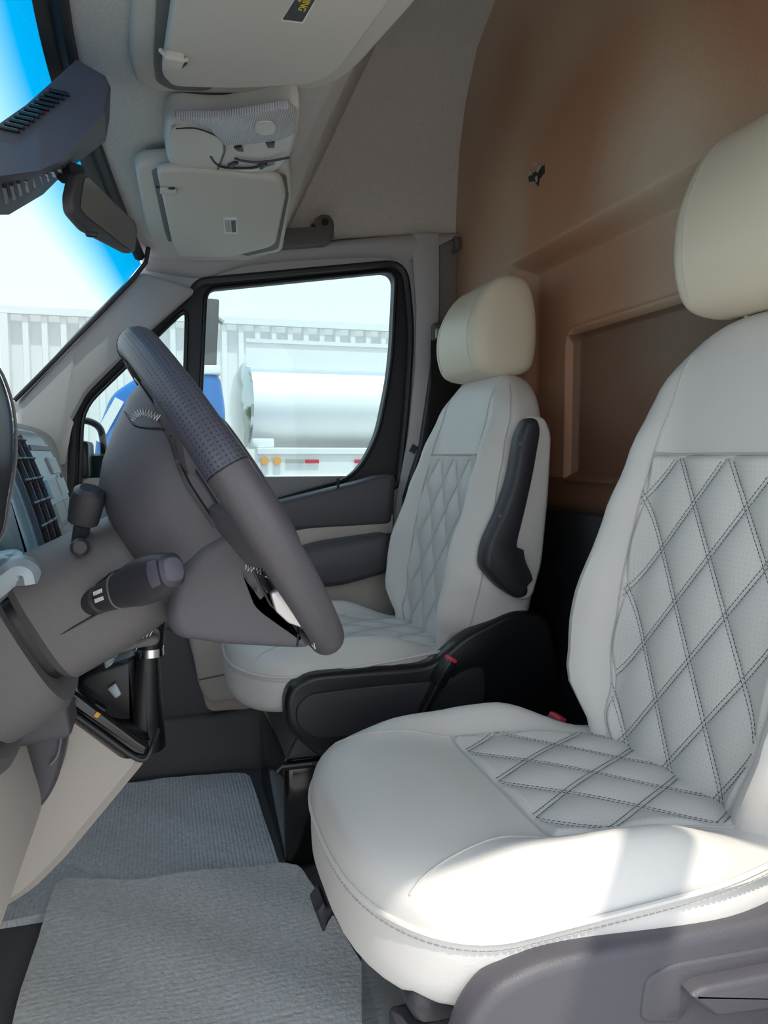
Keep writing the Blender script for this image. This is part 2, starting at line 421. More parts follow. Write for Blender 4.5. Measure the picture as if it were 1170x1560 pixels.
# A-pillar trim, padded
ap = [P(24, 606, Y=2.06), P(120, 505, Y=2.06), P(214, 412, Y=2.05), P(300, 440, Y=2.07), P(210, 520, Y=2.08), P(130, 600, Y=2.08), P(104, 650, Y=2.08), P(92, 720, Y=2.07), P(30, 720, Y=2.03)]
t = thing('trim_2', 'sloping grey plastic windscreen pillar cover on passenger side', 'trim', (-.2, 2.05, .9), kind='structure')
mesh('pillar_cover', *prism(roundpoly(ap, .02, 4), (0, .05, 0), .012), M['pillar'], t)
mesh('pillar_edge', *tube([P(22, 610, Y=2.05), P(60, 572, Y=2.05), P(130, 500, Y=2.05), P(200, 428, Y=2.045), P(222, 400, Y=2.04), P(226, 378, Y=2.0)], .006), M['rubber'], t)
# roof rail above the door window, curved band
rtop = [(222, 372), (300, 385), (420, 378), (520, 366), (630, 357), (706, 356)]
rbot = [(228, 420), (300, 432), (330, 408), (460, 396), (560, 393), (640, 398)]
t = thing('trim_3', 'pale curved roof rail cover above the passenger door', 'trim', (.3, 2.08, 1.35), kind='structure')
A = cat_open([P(a, b, Y=2.085) for a, b in rtop], 6); B = cat_open([P(a, b, Y=2.10) for a, b in [(222, 412), (306, 424), (380, 405), (480, 396), (580, 393), (620, 400)]], 6)
secs = []
for a, b in zip(A, B):
    d = b - a; nn = Vector((0, -1, 0)); row = []
    for q in range(9):
        s = q / 8; row.append(a + d * s + nn * (.022 * math.sin(PI * s) ** .6))
    row += [b + Vector((0, .03, 0)), a + Vector((0, .03, 0))]
    secs.append(row)
mesh('rail_cover', *loft(secs), M['pillar'], t)
# B-pillar
def bp_sec(pl, Ys, zoff=0): return [P(a, b, Y=y) for (a, b), y in zip(pl, Ys)]
rows = [[(626, 358), (640, 357), (668, 356), (708, 356)], [(630, 420), (648, 415), (668, 412), (708, 412)], [(634, 470), (652, 470), (668, 470), (708, 470)], [(632, 560), (650, 560), (662, 560), (708, 560)],
        [(622, 660), (640, 660), (660, 660), (708, 660)], [(600, 780), (622, 780), (650, 780), (708, 780)], [(596, 900), (620, 900), (650, 900), (708, 900)], [(596, 1050), (620, 1050), (650, 1050), (708, 1050)]]
secs = []
for r in rows:
    a = [P(*r[0], Y=2.115), P(*r[0], Y=2.085), P(*r[1], Y=2.065), P(*r[2], Y=2.07)]
    e = P(*r[3], Y=2.10); e.x = XP + .0; e2 = a[-1].lerp(e, .12); e2.y = 2.10
    a += [e2, e, Vector((e.x, 2.14, e.z)), Vector((a[0].x, 2.14, a[0].z))]
    secs.append(a)
t = t4 = thing('trim_4', 'pale door pillar cover behind the passenger window', 'trim', (.75, 2.1, .4), kind='structure')
mesh('pillar_cover', *loft(secs), mat('taupe_plastic', (.24, .215, .20), .6, bump=.2, bscale=900), t, sharp=40)
col = [s[:4] for s in secs]
mesh('pillar_face', *loft([[p + Vector((0, -.004, 0)) for p in s] + [s[3] + Vector((0, .008, 0)), s[0] + Vector((0, .008, 0))] for s in col]), M['pillar'], t, sharp=50)
hk = P(692, 374, Y=2.08)
mesh('hook', *tube([hk + Vector((0, 0, .02)), hk + Vector((0, -.02, .012)), hk + Vector((0, -.022, -.012)), hk + Vector((0, 0, -.02))], [.006, .009, .009, .006], 10), M['mgrey'], t)
# upper body seam between roof liner and rail
mesh('trim_5', *tube([P(430, 378, Y=2.07), P(520, 366, Y=2.085), P(625, 359, Y=2.09), P(706, 357, Y=2.09)], .004), M['mgrey'])['kind'] = 'structure'

# door card layers (children of the door)
def card(name, pl, y0, th, m, r=.012, rr=.02, label=None, par=dr):
    poly = roundpoly([P(a, b, Y=y0) for a, b in pl], rr, 4)
    return mesh(name, *prism(poly, (0, th, 0), r), m, par, label=label)
card('window_sill', [(96, 800), (290, 796), (420, 764), (540, 735), (575, 724), (606, 722), (600, 800), (420, 812), (90, 850)], 2.045, .07, M['grey'], .02, .02)
card('card_strip', [(300, 850), (430, 812), (560, 786), (600, 782), (600, 812), (460, 838), (300, 880)], 2.05, .06, M['beige'], .006, .008, 'pale beige strip across the door card')
card('armrest', [(300, 900), (420, 850), (490, 828), (600, 812), (600, 872), (520, 895), (420, 900), (300, 940)], 1.98, .12, M['grey'], .025, .03)
card('lower_card', [(280, 900), (600, 865), (605, 1000), (420, 1080), (316, 1085), (285, 965)], 2.03, .08, M['beige'], .01, .02)
card('door_pocket', [(287, 962), (420, 935), (430, 1060), (318, 1074), (304, 1050)], 1.985, .06, M['beige'], .018, .03)
mesh('pocket_seam', *tube([P(303, 1036, Y=1.983), P(360, 1024, Y=1.983), P(420, 1016, Y=1.985)], .002, 6), M['mgrey'], dr)
card('kick_panel', [(150, 950), (287, 965), (316, 1082), (400, 1070), (640, 1000), (660, 1150), (300, 1150), (170, 1190)], 2.06, .05, M['fabric'], .01, .02)
card('step_panel', [(130, 1125), (240, 1100), (330, 1092), (400, 1076), (700, 1040), (700, 1215), (180, 1216), (110, 1216)], 2.02, .10, M['fabric'], .02, .02, label='dark felt panel at the foot of the door')
lk = P(515, 744, Y=2.05)
mesh('lock_pin', *tube([lk, lk + Vector((0, 0, .012)), lk + Vector((0, 0, .03))], [.003, .0045, .0045]), M['black'], dr)
# outer body side lower so no light leaks
vs, fs = box((.3, 2.16, .28), (1.5, .03, 1.02)); mesh('wall_right', vs, fs, M['body'], smooth=False)['kind'] = 'structure'
# firewall / front
vs, fs = box((-.62, YC, .35), (.04, 1.76, .80)); mesh('wall_front', vs, fs, M['fabric'], smooth=False)['kind'] = 'structure'
# driver side wall; door opening shaped so its shadow outlines the sun patch
def L_xz(l): return [Vector((a, 0, b)) for a, b in l]
hdr = L_xz([(.93, -.1), (.93, 2.0), (.5, 2.06), (-.12, 2.06), (-.16, 1.44), (-.62, .95), (-.62, .80), (-.46, .84), (-.12, 1.07), (.155, 1.07), (.168, 1.09), (.170, 1.36), (.183, 1.41), (.225, 1.44), (.60, 1.44), (.66, 1.36), (.68, .9), (.68, -.1)])
holed('wall_left', hdr, [], .28, .32, M['body'], None, 'structure')
# unseen bar added above the camera to cast the cushion's shade strip
a, b = P(1000, 1300, Z=.46), P(985, 1385, Z=.45)
a, b = a - SUN * ((1.47 - a.z) / -SUN.z), b - SUN * ((1.47 - b.z) / -SUN.z)
a, b = a + (a - b) * .5, b + (b - a) * 2.2; d = (b - a).normalized()
dn = thing('shadow_caster', 'unseen bar added to cast the shade strip on the driver cushion', 'door', (.1, .25, 1.44), kind='structure')
mesh('shade_bar', *box((a + b) / 2, ((b - a).length, .07, .035), rotm(d, Vector((-d.y, d.x, 0)), (0, 0, 1)), .01), M['rubber'], dn)

# ---------- windscreen
def ws(u, v):
    e = (u - YC) / .84
    zt = 1.43 - .10 * abs(e) ** 2.5; xt = -.125 + .085 * e * e
    z = zt + (.80 - zt) * v; x = xt - (.42 + .10 * (1 - e * e)) * v
    return Vector((x, u, z))
us, vv = lin(.42, 2.07, 40), lin(0, 1, 24)
V, Fc = grid(ws, us, vv)
o = mesh('window_3', V, Fc, G_wind, uv=[((u - .42) / 1.65, v) for v in vv for u in us]); o['kind'] = 'structure'; tag(o, 'windscreen with blue tinted upper band')
fb = grid(lambda u, v: ws(u, v) + Vector((.003, 0, 0)), lin(.44, 1.96, 30), [-.01, .02, .05]); mesh('trim_8', *fb, M['black'])['kind'] = 'structure'
hd = [ws(u, 0) + Vector((.004, 0, .0)) for u in lin(.5, 2.03, 30)]
mesh('trim_6', *tube(hd, .014, 8), M['rubber'])['kind'] = 'structure'

#=================================================================== SEATS
SY = .83
TH = math.radians(11); BA = Vector((math.sin(TH), 0, math.cos(TH))); BF = Vector((-math.cos(TH), 0, math.sin(TH))); B0 = Vector((.635, SY, .42))
BW = [(-.09, .13), (0, .190), (.10, .250), (.17, .264), (.30, .254), (.42, .238), (.5, .224), (.63, .20)]
BB = [(-.09, .0), (0, .045), (.09, .085), (.2, .088), (.34, .062), (.44, .042), (.54, .016), (.61, 0)]
LB = .648
def bcap(t):
    q = max(0, (t - .49) / (LB - .49)); q = min(q, .9999); return (1 - q ** 2.5) ** (1 / 2.5), (1 - q ** 3.2) ** (1 / 3.2)
def bth(t): return .17 - .055 * sstep(-.05, .6, t)
NB = 3.6
def bfront(y, t):
    cw, ct = bcap(t); w = interp(t, BW) * cw; u = min(abs(y) / w, .9999); th = bth(t)
    v = (1 - u ** NB) ** (1 / NB)
    return -th / 2 + th / 2 * ct * v + interp(t, BB) * math.exp(-((u - .83) / .19) ** 2) * v * ct
def bpt(y, t, d=0): return B0 + BA * t + BF * (bfront(y, t) + d) + Vector((0, y, 0))
def backrest():
    secs = []
    ts = lin(-.09, .49, 26) + [.49 + (LB - .49) * math.sin(a * PI / 2 / 14) for a in range(1, 15)]
    for t in ts:
        cw, ct = bcap(t); w = interp(t, BW) * cw; th = bth(t); row = []
        for k in range(72):
            a = 2 * PI * k / 72; cc, s = math.cos(a), math.sin(a)
            u = math.copysign(abs(cc) ** (2 / NB), cc); v = math.copysign(abs(s) ** (2 / NB), s)
            d = -th / 2 + th / 2 * ct * v
            if s > 0: d += interp(t, BB) * math.exp(-((abs(u) - .83) / .19) ** 2) * v * ct
            row.append(B0 + BA * t + BF * d + Vector((0, u * w, 0)))
        secs.append(row)
    return loft(secs)
BI = [(-.02, .115), (.06, .14), (.16, .157), (.30, .158), (.44, .150)]
QW, QH = .098, .139
def puff(a, b):
    fa = abs(math.sin(PI * a)); fb = abs(math.sin(PI * b)); return (fa ** .55) * (fb ** .55)
def b_insert():
    us, vs_ = lin(-1, 1, 110), lin(0, 1, 150); V = []; uv = []
    for v in vs_:
        t = -.02 + .46 * v; wi = interp(t, BI)
        for u in us:
            y = u * wi; e = min(1, (1 - abs(u)) * wi / .008) * min(1, (1 - v) * .46 / .008)
            pf = puff(y / QW + (t - .44) / QH, y / QW - (t - .44) / QH)
            V.append(bpt(y, t, -.002 + e * (.003 + .011 * pf))); uv.append((y + .3, t))
    n = len(us); Fc = [(j * n + i, j * n + i + 1, (j + 1) * n + i + 1, (j + 1) * n + i) for j in range(len(vs_) - 1) for i in range(n - 1)]
    return V, Fc, uv
def dashes(line, up, step=.0056, ln=.0038, r=.00042):
    """short stitches along a polyline of points; up(i) normal"""
    gs = []; acc = 0
    for (p, q) in zip(line, line[1:]):
        d = q - p; L = d.length
        if L < 1e-6: continue
        d /= L; nn = up
        s = d.cross(nn).normalized()
        while acc < L:
            c = p + d * acc; e = c + d * ln
            gs.append(([c - s * r, c + s * r, e + s * r, e - s * r, c - s * r + nn * r, c + s * r + nn * r, e + s * r + nn * r, e - s * r + nn * r],
                       [(0, 1, 2, 3), (4, 5, 6, 7), (0, 1, 5, 4), (1, 2, 6, 5), (2, 3, 7, 6), (3, 0, 4, 7)]))
            acc += step
        acc -= L
    return gs
def quilt_lines(inside, pt, nrm, c0, off=.0032, rng=14, T=(0, .46), stepn=46, both=True, W=QW, H=QH):
    gs = []
    for sg in (1, -1):
        for k in range(-rng, rng + 1):
            for o_ in (-off, off):
                line = []
                for i in range(stepn + 1):
                    t = T[0] + (T[1] - T[0]) * i / stepn
                    y = sg * (k - (t - c0) / H) * W + o_ / .86
                    if inside(y, t): line.append(pt(y, t))
                    else:
                        if len(line) > 1: gs += dashes(line, nrm)
                        line = []
                if len(line) > 1: gs += dashes(line, nrm)
    return gs
# cushion
X0, X1 = .165, .70
CW = [(.165, .228), (.30, .238), (.50, .25), (.66, .225), (.70, .21)]
def ccap(x):
    q = max(0, min(.9999, (X0 + .15 - x) / .15)); return (1 - q ** 2.6) ** (1 / 2.6), (1 - q ** 4.5) ** (1 / 4.5)
def ctop(x): return .462 - .018 * sstep(.30, .40, x) - .016 * sstep(.45, .66, x)
def cbot(x): return .318 + .02 * sstep(.2, .5, x)
NC = 4.2
def cfront(y, x):
    cw, ct = ccap(x); w = interp(x, CW) * cw; u = min(abs(y) / w, .9999); zt, zb = ctop(x), cbot(x); h = (zt - zb) / 2
    v = (1 - u ** NC) ** (1 / NC)
    return (zt + zb) / 2 + h * ct * v + .044 * sstep(.22, .42, x) * (1 - .85 * sstep(.47, .62, x)) * math.exp(-((u - .82) / .16) ** 2) * v
def cpt(y, x, d=0): return Vector((x, SY + y, cfront(y, x) + d))
def cushion():
    secs = []
    xs = [X0 + .15 * (1 - math.sin((14 - i) * PI / 28)) for i in range(0, 14)] + lin(X0 + .15, X1, 22)
    for x in xs:
        cw, ct = ccap(x); w = interp(x, CW) * cw; zt, zb = ctop(x), cbot(x); h = (zt - zb) / 2; row = []
        for k in range(80):
            a = 2 * PI * k / 80; cc, s = math.cos(a), math.sin(a)
            u = math.copysign(abs(cc) ** (2 / NC), cc); v = math.copysign(abs(s) ** (2 / NC), s)
            z = (zt + zb) / 2 + h * ct * v
            if s > 0: z += .044 * sstep(.22, .42, x) * (1 - .85 * sstep(.47, .62, x)) * math.exp(-((abs(u) - .82) / .16) ** 2) * v
            row.append(Vector((x, SY + u * w, z)))
        secs.append(row)
    return loft(secs)
def c_insert():
    us, vs_ = lin(-1, 1, 100), lin(0, 1, 90); V = []; uv = []
    for v in vs_:
        x = .383 + .29 * v
        for u in us:
            y = u * .148; e = min(1, (1 - abs(u)) * .148 / .008) * min(1, v * .29 / .008)
            pf = puff(y / QW + (x - .383) / QH, y / QW - (x - .383) / QH)
            V.append(cpt(y, x, -.002 + e * (.003 + .0085 * pf))); uv.append((y + .3, x))
    n = len(us); Fc = [(j * n + i, j * n + i + 1, (j + 1) * n + i + 1, (j + 1) * n + i) for j in range(len(vs_) - 1) for i in range(n - 1)]
    return V, Fc, uv
HP = [(.742, 1.050), (.716, 1.072), (.703, 1.130), (.710, 1.20), (.742, 1.270), (.785, 1.305), (.838, 1.296), (.862, 1.23), (.866, 1.13), (.85, 1.062), (.795, 1.046)]
def pillow(profile, y0, y1, R, n=2.4, k=4, steps=9, ax=Vector((0, 1, 0))):
    """closed profile swept along ax from y0 to y1, shrinking to its centroid over R at both ends"""
    pr = cat_closed(profile, k); c = sum(pr, Vector()) / len(pr); secs = []
    def sc(f, y): return [c + (p - c) * f + ax * y for p in pr]
    E = [math.sin(i / steps * PI / 2) for i in range(steps + 1)]
    for e in E[::-1]: secs.append(sc(max(.02, (1 - min(e, .9999) ** n) ** (1 / n)), y0 + R - R * e))
    for q in (.25, .5, .75): secs.append(sc(1, (y0 + R) + (y1 - y0 - 2 * R) * q))
    for e in E: secs.append(sc(max(.02, (1 - min(e, .9999) ** n) ** (1 / n)), y1 - R + R * e))
    return loft(secs)
def flat(pl, y0): return [Vector((a, y0, b)) for a, b in pl]

ds = thing('driver_seat', 'near ivory leather seat with diamond quilting, sunlit cushion front', 'seat', (.42, SY, 0))
mesh('backrest', *backrest(), M['leather'], ds)
mesh('cushion', *cushion(), M['leather'], ds)
V, Fc, uv = b_insert(); o = mesh('quilted_backrest_insert', V, Fc, M['perf'], ds, uv=uv, sharp=80)
V, Fc, uv = c_insert(); o = mesh('quilted_cushion_insert', V, Fc, M['perf'], ds, uv=uv, sharp=80)
def off(f, d): return lambda y, t: f(y, t, d)
gs = quilt_lines(lambda y, t: abs(y) < interp(t, BI) - .002 and -.015 < t < .438, off(bpt, .0052), BF, .44, T=(-.02, .44))
mesh('stitching', *join(*gs), M['thread'], ds, smooth=False, kind='stuff')
gs = quilt_lines(lambda y, x: abs(y) < .146 and .385 < x < .66, off(cpt, .0045), Vector((0, 0, 1)), .383, T=(.383, .66))
mesh('stitching', *join(*gs), M['thread'], ds, smooth=False, kind='stuff')
def seam(name, pts, r=.0016, m='seam', par=None): return mesh(name, *tube(pts, r, 6), M[m], par)
for s in (-1, 1):
    seam('seam', [bpt(s * interp(t, BI), t, .0012) for t in lin(-.02, .44, 30)] + [bpt(s * (.150 - .02 * q), .44 + .15 * q, .0003) for q in lin(0, 1, 14)], .0017, par=ds)
    seam('seam', [cpt(s * .148, x, .001) for x in lin(.66, .383, 16)] + [cpt(s * (.148 + .035 * q ** 1.6), .383 - .17 * q, .0004) for q in lin(.06, 1, 16)], .0014, par=ds)
    # panel edge seam between face and side of the backrest
    seam('seam', [bpt(s * interp(t, BW) * bcap(t)[0] * .965, t, .001) for t in lin(-.03, .60, 40)], .0016, par=ds)
seam('seam', [bpt(y, .44, .001) for y in lin(-.150, .150, 30)], .0018, par=ds)
seam('seam', [cpt(y, .383, .001) for y in lin(-.148, .148, 24)], .0014, par=ds)
# welt around the nose and sides of the cushion
def rim(f, dz=0):
    pts = []
    for x in lin(.60, X0 + .15, 14): pts.append(Vector((x, -interp(x, CW) * f, 0)))
    for a in lin(0, PI, 40)[1:-1]:
        q = math.sin(a); x = X0 + .15 - .15 * (abs(math.sin(a)) ** (2 / 2.6)) * f; w = interp(x, CW)
        pts.append(Vector((x, -math.copysign(abs(math.cos(a)) ** (2 / 2.6), math.cos(a)) * w * f, 0)))
    for x in lin(X0 + .15, .47, 10): pts.append(Vector((x, interp(x, CW) * f, 0)))
    return pts
def rimz(f, d, dz): 
    out = []
    for p in rim(f):
        z = cfront(p.y, max(p.x, X0 + .002)); out.append(Vector((p.x, SY + p.y, max(.425, min(z, .47)) + dz)))
    return out
rz = [Vector((p.x, SY + p.y, .412 + .03 * sstep(.24, .6, p.x))) for p in rim(1.003)]
mesh('welt', *tube(rz, .0032, 8), M['leather'], ds)
mesh('stitching', *join(*dashes([p + Vector((0, 0, -.009)) for p in [Vector((q.x, SY + q.y, .412 + .03 * sstep(.24, .6, q.x))) for q in rim(1.003)]], Vector((0, 0, 1)), .007, .005, .0007)), M['seam'], ds, smooth=False, kind='stuff')
hr = mesh('headrest', *pillow(flat(HP, SY), -.135, .135, .048, 3.4), M['cream'], ds)
def hprof(f, y):
    pr = cat_closed(flat(HP, SY), 4); c = sum(pr, Vector()) / len(pr); return [c + (p - c) * f + Vector((0, y, 0)) for p in pr]
for s in (-1, 1):
    pr = hprof(.995, s * .092); seam('seam', pr[4:32], .0013, par=hr)
pr = hprof(1.002, 0)
seam('seam', [Vector((.7235 + .012 * abs(y) / .1, SY + y, 1.19 - .02 * abs(y) / .09)) + Vector((.001, 0, 0)) for y in lin(-.09, .09, 20)], .0013, par=hr)
for s in (-1, 1):
    mesh('headrest_post', *tube([Vector((.79, SY + s * .06, 1.0)), Vector((.79, SY + s * .06, 1.07))], .006), M['chrome'], ds)
shared = list(ds.children_recursive)

# passenger seat: same upholstery copied, then its own armrest, side cover and box
ps = thing('passenger_seat', 'far ivory leather seat with folded black armrest, behind the steering wheel', 'seat', (.375, 1.69, 0))
cp = {}
for o in shared:
    c = o.copy(); C.objects.link(c); cp[o.name] = c
for o in shared:
    cp[o.name].parent = ps if o.parent == ds else cp[o.parent.name]
hd_ = [c for c in cp.values() if c.name.startswith('headrest') and c.data == hr.data][0]
kz = .87; cz_ = 1.17; hd_.scale = (1, 1, kz); hd_.location = (0, 0, cz_ * (1 - kz) - .033)
for c in cp.values():
    if c.name.startswith('stitching'):
        c.material_slots[0].link = 'OBJECT'; c.material_slots[0].material = M['seam']
ds['group'] = ps['group'] = 'ivory quilted cab seats'

def ppoly(pl, Y, r=.01, k=4): return roundpoly([P(a, b, Y=Y) for a, b in pl], r, k)
# --- driver seat frame
sc_ = ppoly([(690, 1640), (716, 1560), (752, 1512), (820, 1476), (900, 1455), (1010, 1434), (1180, 1402), (1500, 1330), (1600, 1700), (1500, 2100), (900, 2100)], .565, [.01, .04, .05, .04, .03, .03, .03, .03, .02, .02, .02], 4)
st = mesh('side_cover', *prism(sc_, (0, .04, 0), .012), M['grey'], ds, label='dark grey plastic side cover')
lv = [P(1052, 1520, Y=.545), P(1075, 1507, Y=.545), P(1180, 1486, Y=.545), P(1300, 1470, Y=.545), P(1300, 1530, Y=.545), P(1180, 1542, Y=.545), P(1092, 1552, Y=.545)]
mesh('adjuster_lever', *prism(roundpoly(lv, .006, 3), (0, .03, 0), .006), M['grey'], st)
rc = ppoly([(975, 1560), (985, 1490), (1030, 1470), (1200, 1440), (1200, 1480), (1060, 1500), (1040, 1560)], .562, .012)
mesh('recess_lip', *prism(rc, (0, .02, 0), .004), M['grey'], st)
vs, fs = box((.44, .83, .14), (.36, .40, .27), r=.02); mesh('seat_box', vs, fs, M['gloss'], ds)
for yy in (.66, 1.0):
    mesh('rail', *box((.42, yy, .295), (.44, .035, .03), r=.006), M['dark'], ds)
mesh('under_pan', *box((.44, .83, .335), (.46, .40, .05), r=.02), M['dark'], ds)
lp = [P(512, 1378, Y=1.02), P(498, 1374, Y=1.03), P(488, 1362, Y=1.04), P(474, 1372, Y=1.05), P(486, 1404, Y=1.05), P(498, 1394, Y=1.04), P(512, 1392, Y=1.02)]
mesh('height_lever', *prism([Vector((p.x, 1.02, p.z)) for p in lp], (0, .05, 0), .008), M['dark'], ds)
mesh('lever_bar', *tube([P(500, 1384, Y=1.04), P(560, 1390, Y=1.0)], .009), M['dark'], ds)
def buckle(par, c, ax, label, L=.09):
    t = thing('seat_belt_buckle', label, 'buckle', c); ax = Vector(ax).normalized(); s = Vector((0, 1, 0)); n = ax.cross(s); R = rotm(n, s, ax)
    mesh('stalk', *box(Vector(c) - ax * (.005 + L / 2), (.014, .03, L), R, .004), M['black'], t)
    mesh('housing', *box(Vector(c), (.022, .040, .06), R, .006), M['black'], t)
    mesh('release_button', *box(Vector(c) + ax * .030, (.016, .034, .012), R, .003), M['red'], t)
    return t
b1 = P(848, 1093, Y=1.12); buckle(None, b1 - Vector((.01, 0, .028)), (.35, -.1, 1), 'red buttoned belt buckle beyond the near seat cushion', .45)
b2 = P(684, 1003, Y=1.40); buckle(None, b2 - Vector((.012, 0, .028)), (.5, -.15, 1), 'red buttoned belt buckle beside the far seat cushion')
# --- passenger seat frame
vs, fs = box((.42, 1.69, .12), (.40, .42, .235), r=.018); mesh('seat_box', vs, fs, M['gloss'], ps)
fp = [Vector((.225, 1.475, .235)), Vector((.225, 1.475, .25)), Vector((.27, 1.475, .33)), Vector((.62, 1.475, .34)), Vector((.62, 1.475, .235))]
mesh('seat_frame', *prism(fp, (0, .42, 0), .01), M['dark'], ps)
mesh('latch', *tube([P(422, 1176, Y=1.465), P(430, 1168, Y=1.465), P(475, 1163, Y=1.465)], .003), M['mgrey'], ps)
mesh('box_lid_edge', *box((.42, 1.478, .225), (.41, .02, .014), r=.004), M['black'], ps)
pc = ppoly([(436, 1110), (432, 1072), (440, 1046), (474, 1028), (560, 1020), (660, 1012), (710, 968), (790, 928), (840, 940), (880, 1120), (760, 1140), (560, 1160), (500, 1165), (462, 1136)], 1.425, [.02, .04, .05, .04, .03, .03, .03, .03, .03, .03, .02, .02, .02, .02], 4)
sc2 = mesh('side_cover', *prism(pc, (0, .05, 0), .016), M['black'], ps, label='black plastic side cover')
ri = ppoly([(452, 1106), (450, 1078), (470, 1058), (560, 1046), (680, 1036), (740, 1010), (740, 1080), (560, 1118), (480, 1128)], 1.420, .03)
mesh('cover_panel', *prism(ri, (0, .012, 0), .005), M['dark'], sc2)
# armrest, folded up against the backrest side
ar = ppoly([(806, 636), (822, 636), (827, 655), (816, 720), (801, 790), (790, 830), (793, 860), (806, 885), (808, 908), (792, 915), (765, 898), (736, 866), (742, 828), (764, 780), (782, 730), (794, 660)], 1.392, .02)
am = mesh('armrest', *prism(ar, (0, .05, 0), .016), M['dark'], ps, label='black folded armrest')
for px_, py_ in ((793, 676), (762, 786)): mesh('bolt', *tube([P(px_, py_, Y=1.393), P(px_, py_, Y=1.388)], .004), M['black'], am)
ac = ppoly([(810, 632), (832, 634), (843, 660), (838, 760), (828, 860), (813, 912), (796, 918), (770, 900), (752, 860), (790, 740)], 1.408, .02)
mesh('armrest_cover', *prism(ac, (0, .05, 0), .014), M['leather'], ps)
tg = P(630, 684, Y=1.93)
mesh('fabric_tag', *box(tg, (.018, .003, .022), Matrix.Rotation(.5, 3, 'Y')), M['black'], ps, smooth=False)
# seat belt on the far door pillar
mesh('lower_pillar', *prism(roundpoly([P(a_, b_, Y=2.045) for a_, b_ in ((664, 520), (676, 520), (708, 600), (708, 1000), (612, 1000), (616, 760), (640, 680), (652, 600))], .01, 3), (0, .03, 0), .006), M['black'], t4)
sb = thing('seat_belt', 'black belt guide and strap on the far door pillar', 'seat belt', P(668, 500, Y=2.06))
mesh('guide', *prism(ppoly([(660, 492), (674, 490), (672, 525), (660, 527)], 2.045, .01), (0, .03, 0), .006), M['mgrey'], sb)
mesh('guide_plate', *prism(ppoly([(664, 500), (671, 499), (670, 515), (664, 516)], 2.04, .005), (0, .01, 0), .002), M['satin'], sb)
st1, st2 = P(664, 520, Y=2.05), P(660, 900, Y=2.02)
mesh('strap', *box((st1 + st2) / 2 + Vector((.01, 0, 0)), (.046, .003, (st1 - st2).length)), M['black'], sb, smooth=False)

#=================================================================== STEERING WHEEL
WC = Vector((.072, .84, .805)); WU = Vector((-.52, 0, .855)).normalized(); WN = Vector((.855, 0, .52)).normalized(); WY = Vector((0, 1, 0))
def wp(u, y, n): return WC + WU * u + WY * y + WN * n
sw = thing('steering_wheel', 'dark leather steering wheel with pale cross stitching, seen edge-on', 'steering wheel', WC - WN * .11)
def rim_part(name, a0, a1, m, r=.0178, n=40):
    """angle 0 = near side (towards -Y), positive to the top"""
    secs = []; uv = []; K = 20
    for i in range(n + 1):
        a = a0 + (a1 - a0) * i / n; c = wp(.186 * math.sin(a), -.186 * math.cos(a), 0); rad = WU * math.sin(a) - WY * math.cos(a)
        rr = r * (1 + .06 * math.cos(3 * a))
        for k in range(K + 1):
            b = 2 * PI * k / K; secs.append(c + rad * math.cos(b) * rr + WN * math.sin(b) * rr * 1.08); uv.append((a * .186, b * r))
    fs = [(i * (K + 1) + k, i * (K + 1) + k + 1, (i + 1) * (K + 1) + k + 1, (i + 1) * (K + 1) + k) for i in range(n) for k in range(K)]
    return mesh(name, secs, fs, m, sw, uv=uv, sharp=80)
D = math.radians
rim_part('rim', D(12), D(-58), M['wheel']).data.name = 'rim'
rim_part('perforated_grip', D(12), D(88), M['grip'], .0183)['label'] = 'perforated upper grip'
rim_part('rim', D(88), D(302), M['wheel'], n=90)
for a in (12, 88):
    a = D(a); c = wp(.186 * math.sin(a), -.186 * math.cos(a), 0); rad = WU * math.sin(a) - WY * math.cos(a)
    mesh('grip_seam', *tube([c + rad * math.cos(2 * PI * k / 24) * .0184 + WN * math.sin(2 * PI * k / 24) * .0198 for k in range(24)], .0011, 6, True), M['black'], sw)
# hub back shell: superellipse rings from the spoke plane back to the column
def ring(n_, cu, su, sy, cy=0, e=2.5, K=48):
    out = []
    for k in range(K):
        a = 2 * PI * k / K; c, s = math.cos(a), math.sin(a)
        out.append(wp(cu + su * math.copysign(abs(s) ** (2 / e), s), cy + sy * math.copysign(abs(c) ** (2 / e), c), n_))
    return out
rings = [ring(-.002, .004, .128, .096), ring(-.012, .004, .150, .100), ring(-.035, .000, .146, .104), ring(-.065, -.004, .130, .104), ring(-.092, -.008, .112, .098), ring(-.110, -.010, .094, .086), ring(-.120, -.01, .06, .06)]
mesh('hub_back_cover', *loft(rings), M['grey'], sw, sharp=50)
mesh('airbag_pad', *loft([ring(-.006, .0, .105, .085), ring(.022, 0, .100, .08), ring(.034, 0, .08, .065), ring(.038, 0, .04, .03)]), M['grey'], sw)
mesh('cover_joint', *tube(ring(-.020, .004, .1535, .1035), .0016, 6, True), M['black'], sw)
def spoke(a, w0, w1, n0, lab=None, m='grey', t0=.012, t1=.009):
    a = D(a); rad = WU * math.sin(a) - WY * math.cos(a); tan = WU * math.cos(a) + WY * math.sin(a); secs = []
    for s in lin(0, 1, 9):
        R = .07 + .102 * s; w = w0 + (w1 - w0) * s ** .8; th = t0 + (t1 - t0) * s; n_ = n0 * (1 - s ** 1.4)
        row = []
        for k in range(20):
            b = 2 * PI * k / 20; c, q = math.cos(b), math.sin(b)
            row.append(WC + rad * R + tan * w * math.copysign(abs(c) ** .6, c) + WN * (n_ + th * math.copysign(abs(q) ** .6, q)))
        secs.append(row)
    return mesh('spoke', *loft(secs), M[m], sw, label=lab)
spoke(47, .05, .030, -.030); spoke(-14, .045, .024, -.030); spoke(-63, .022, .014, -.02); spoke(-38, .016, .008, .0, 'satin metal spoke trim', 'satin', .004, .003)
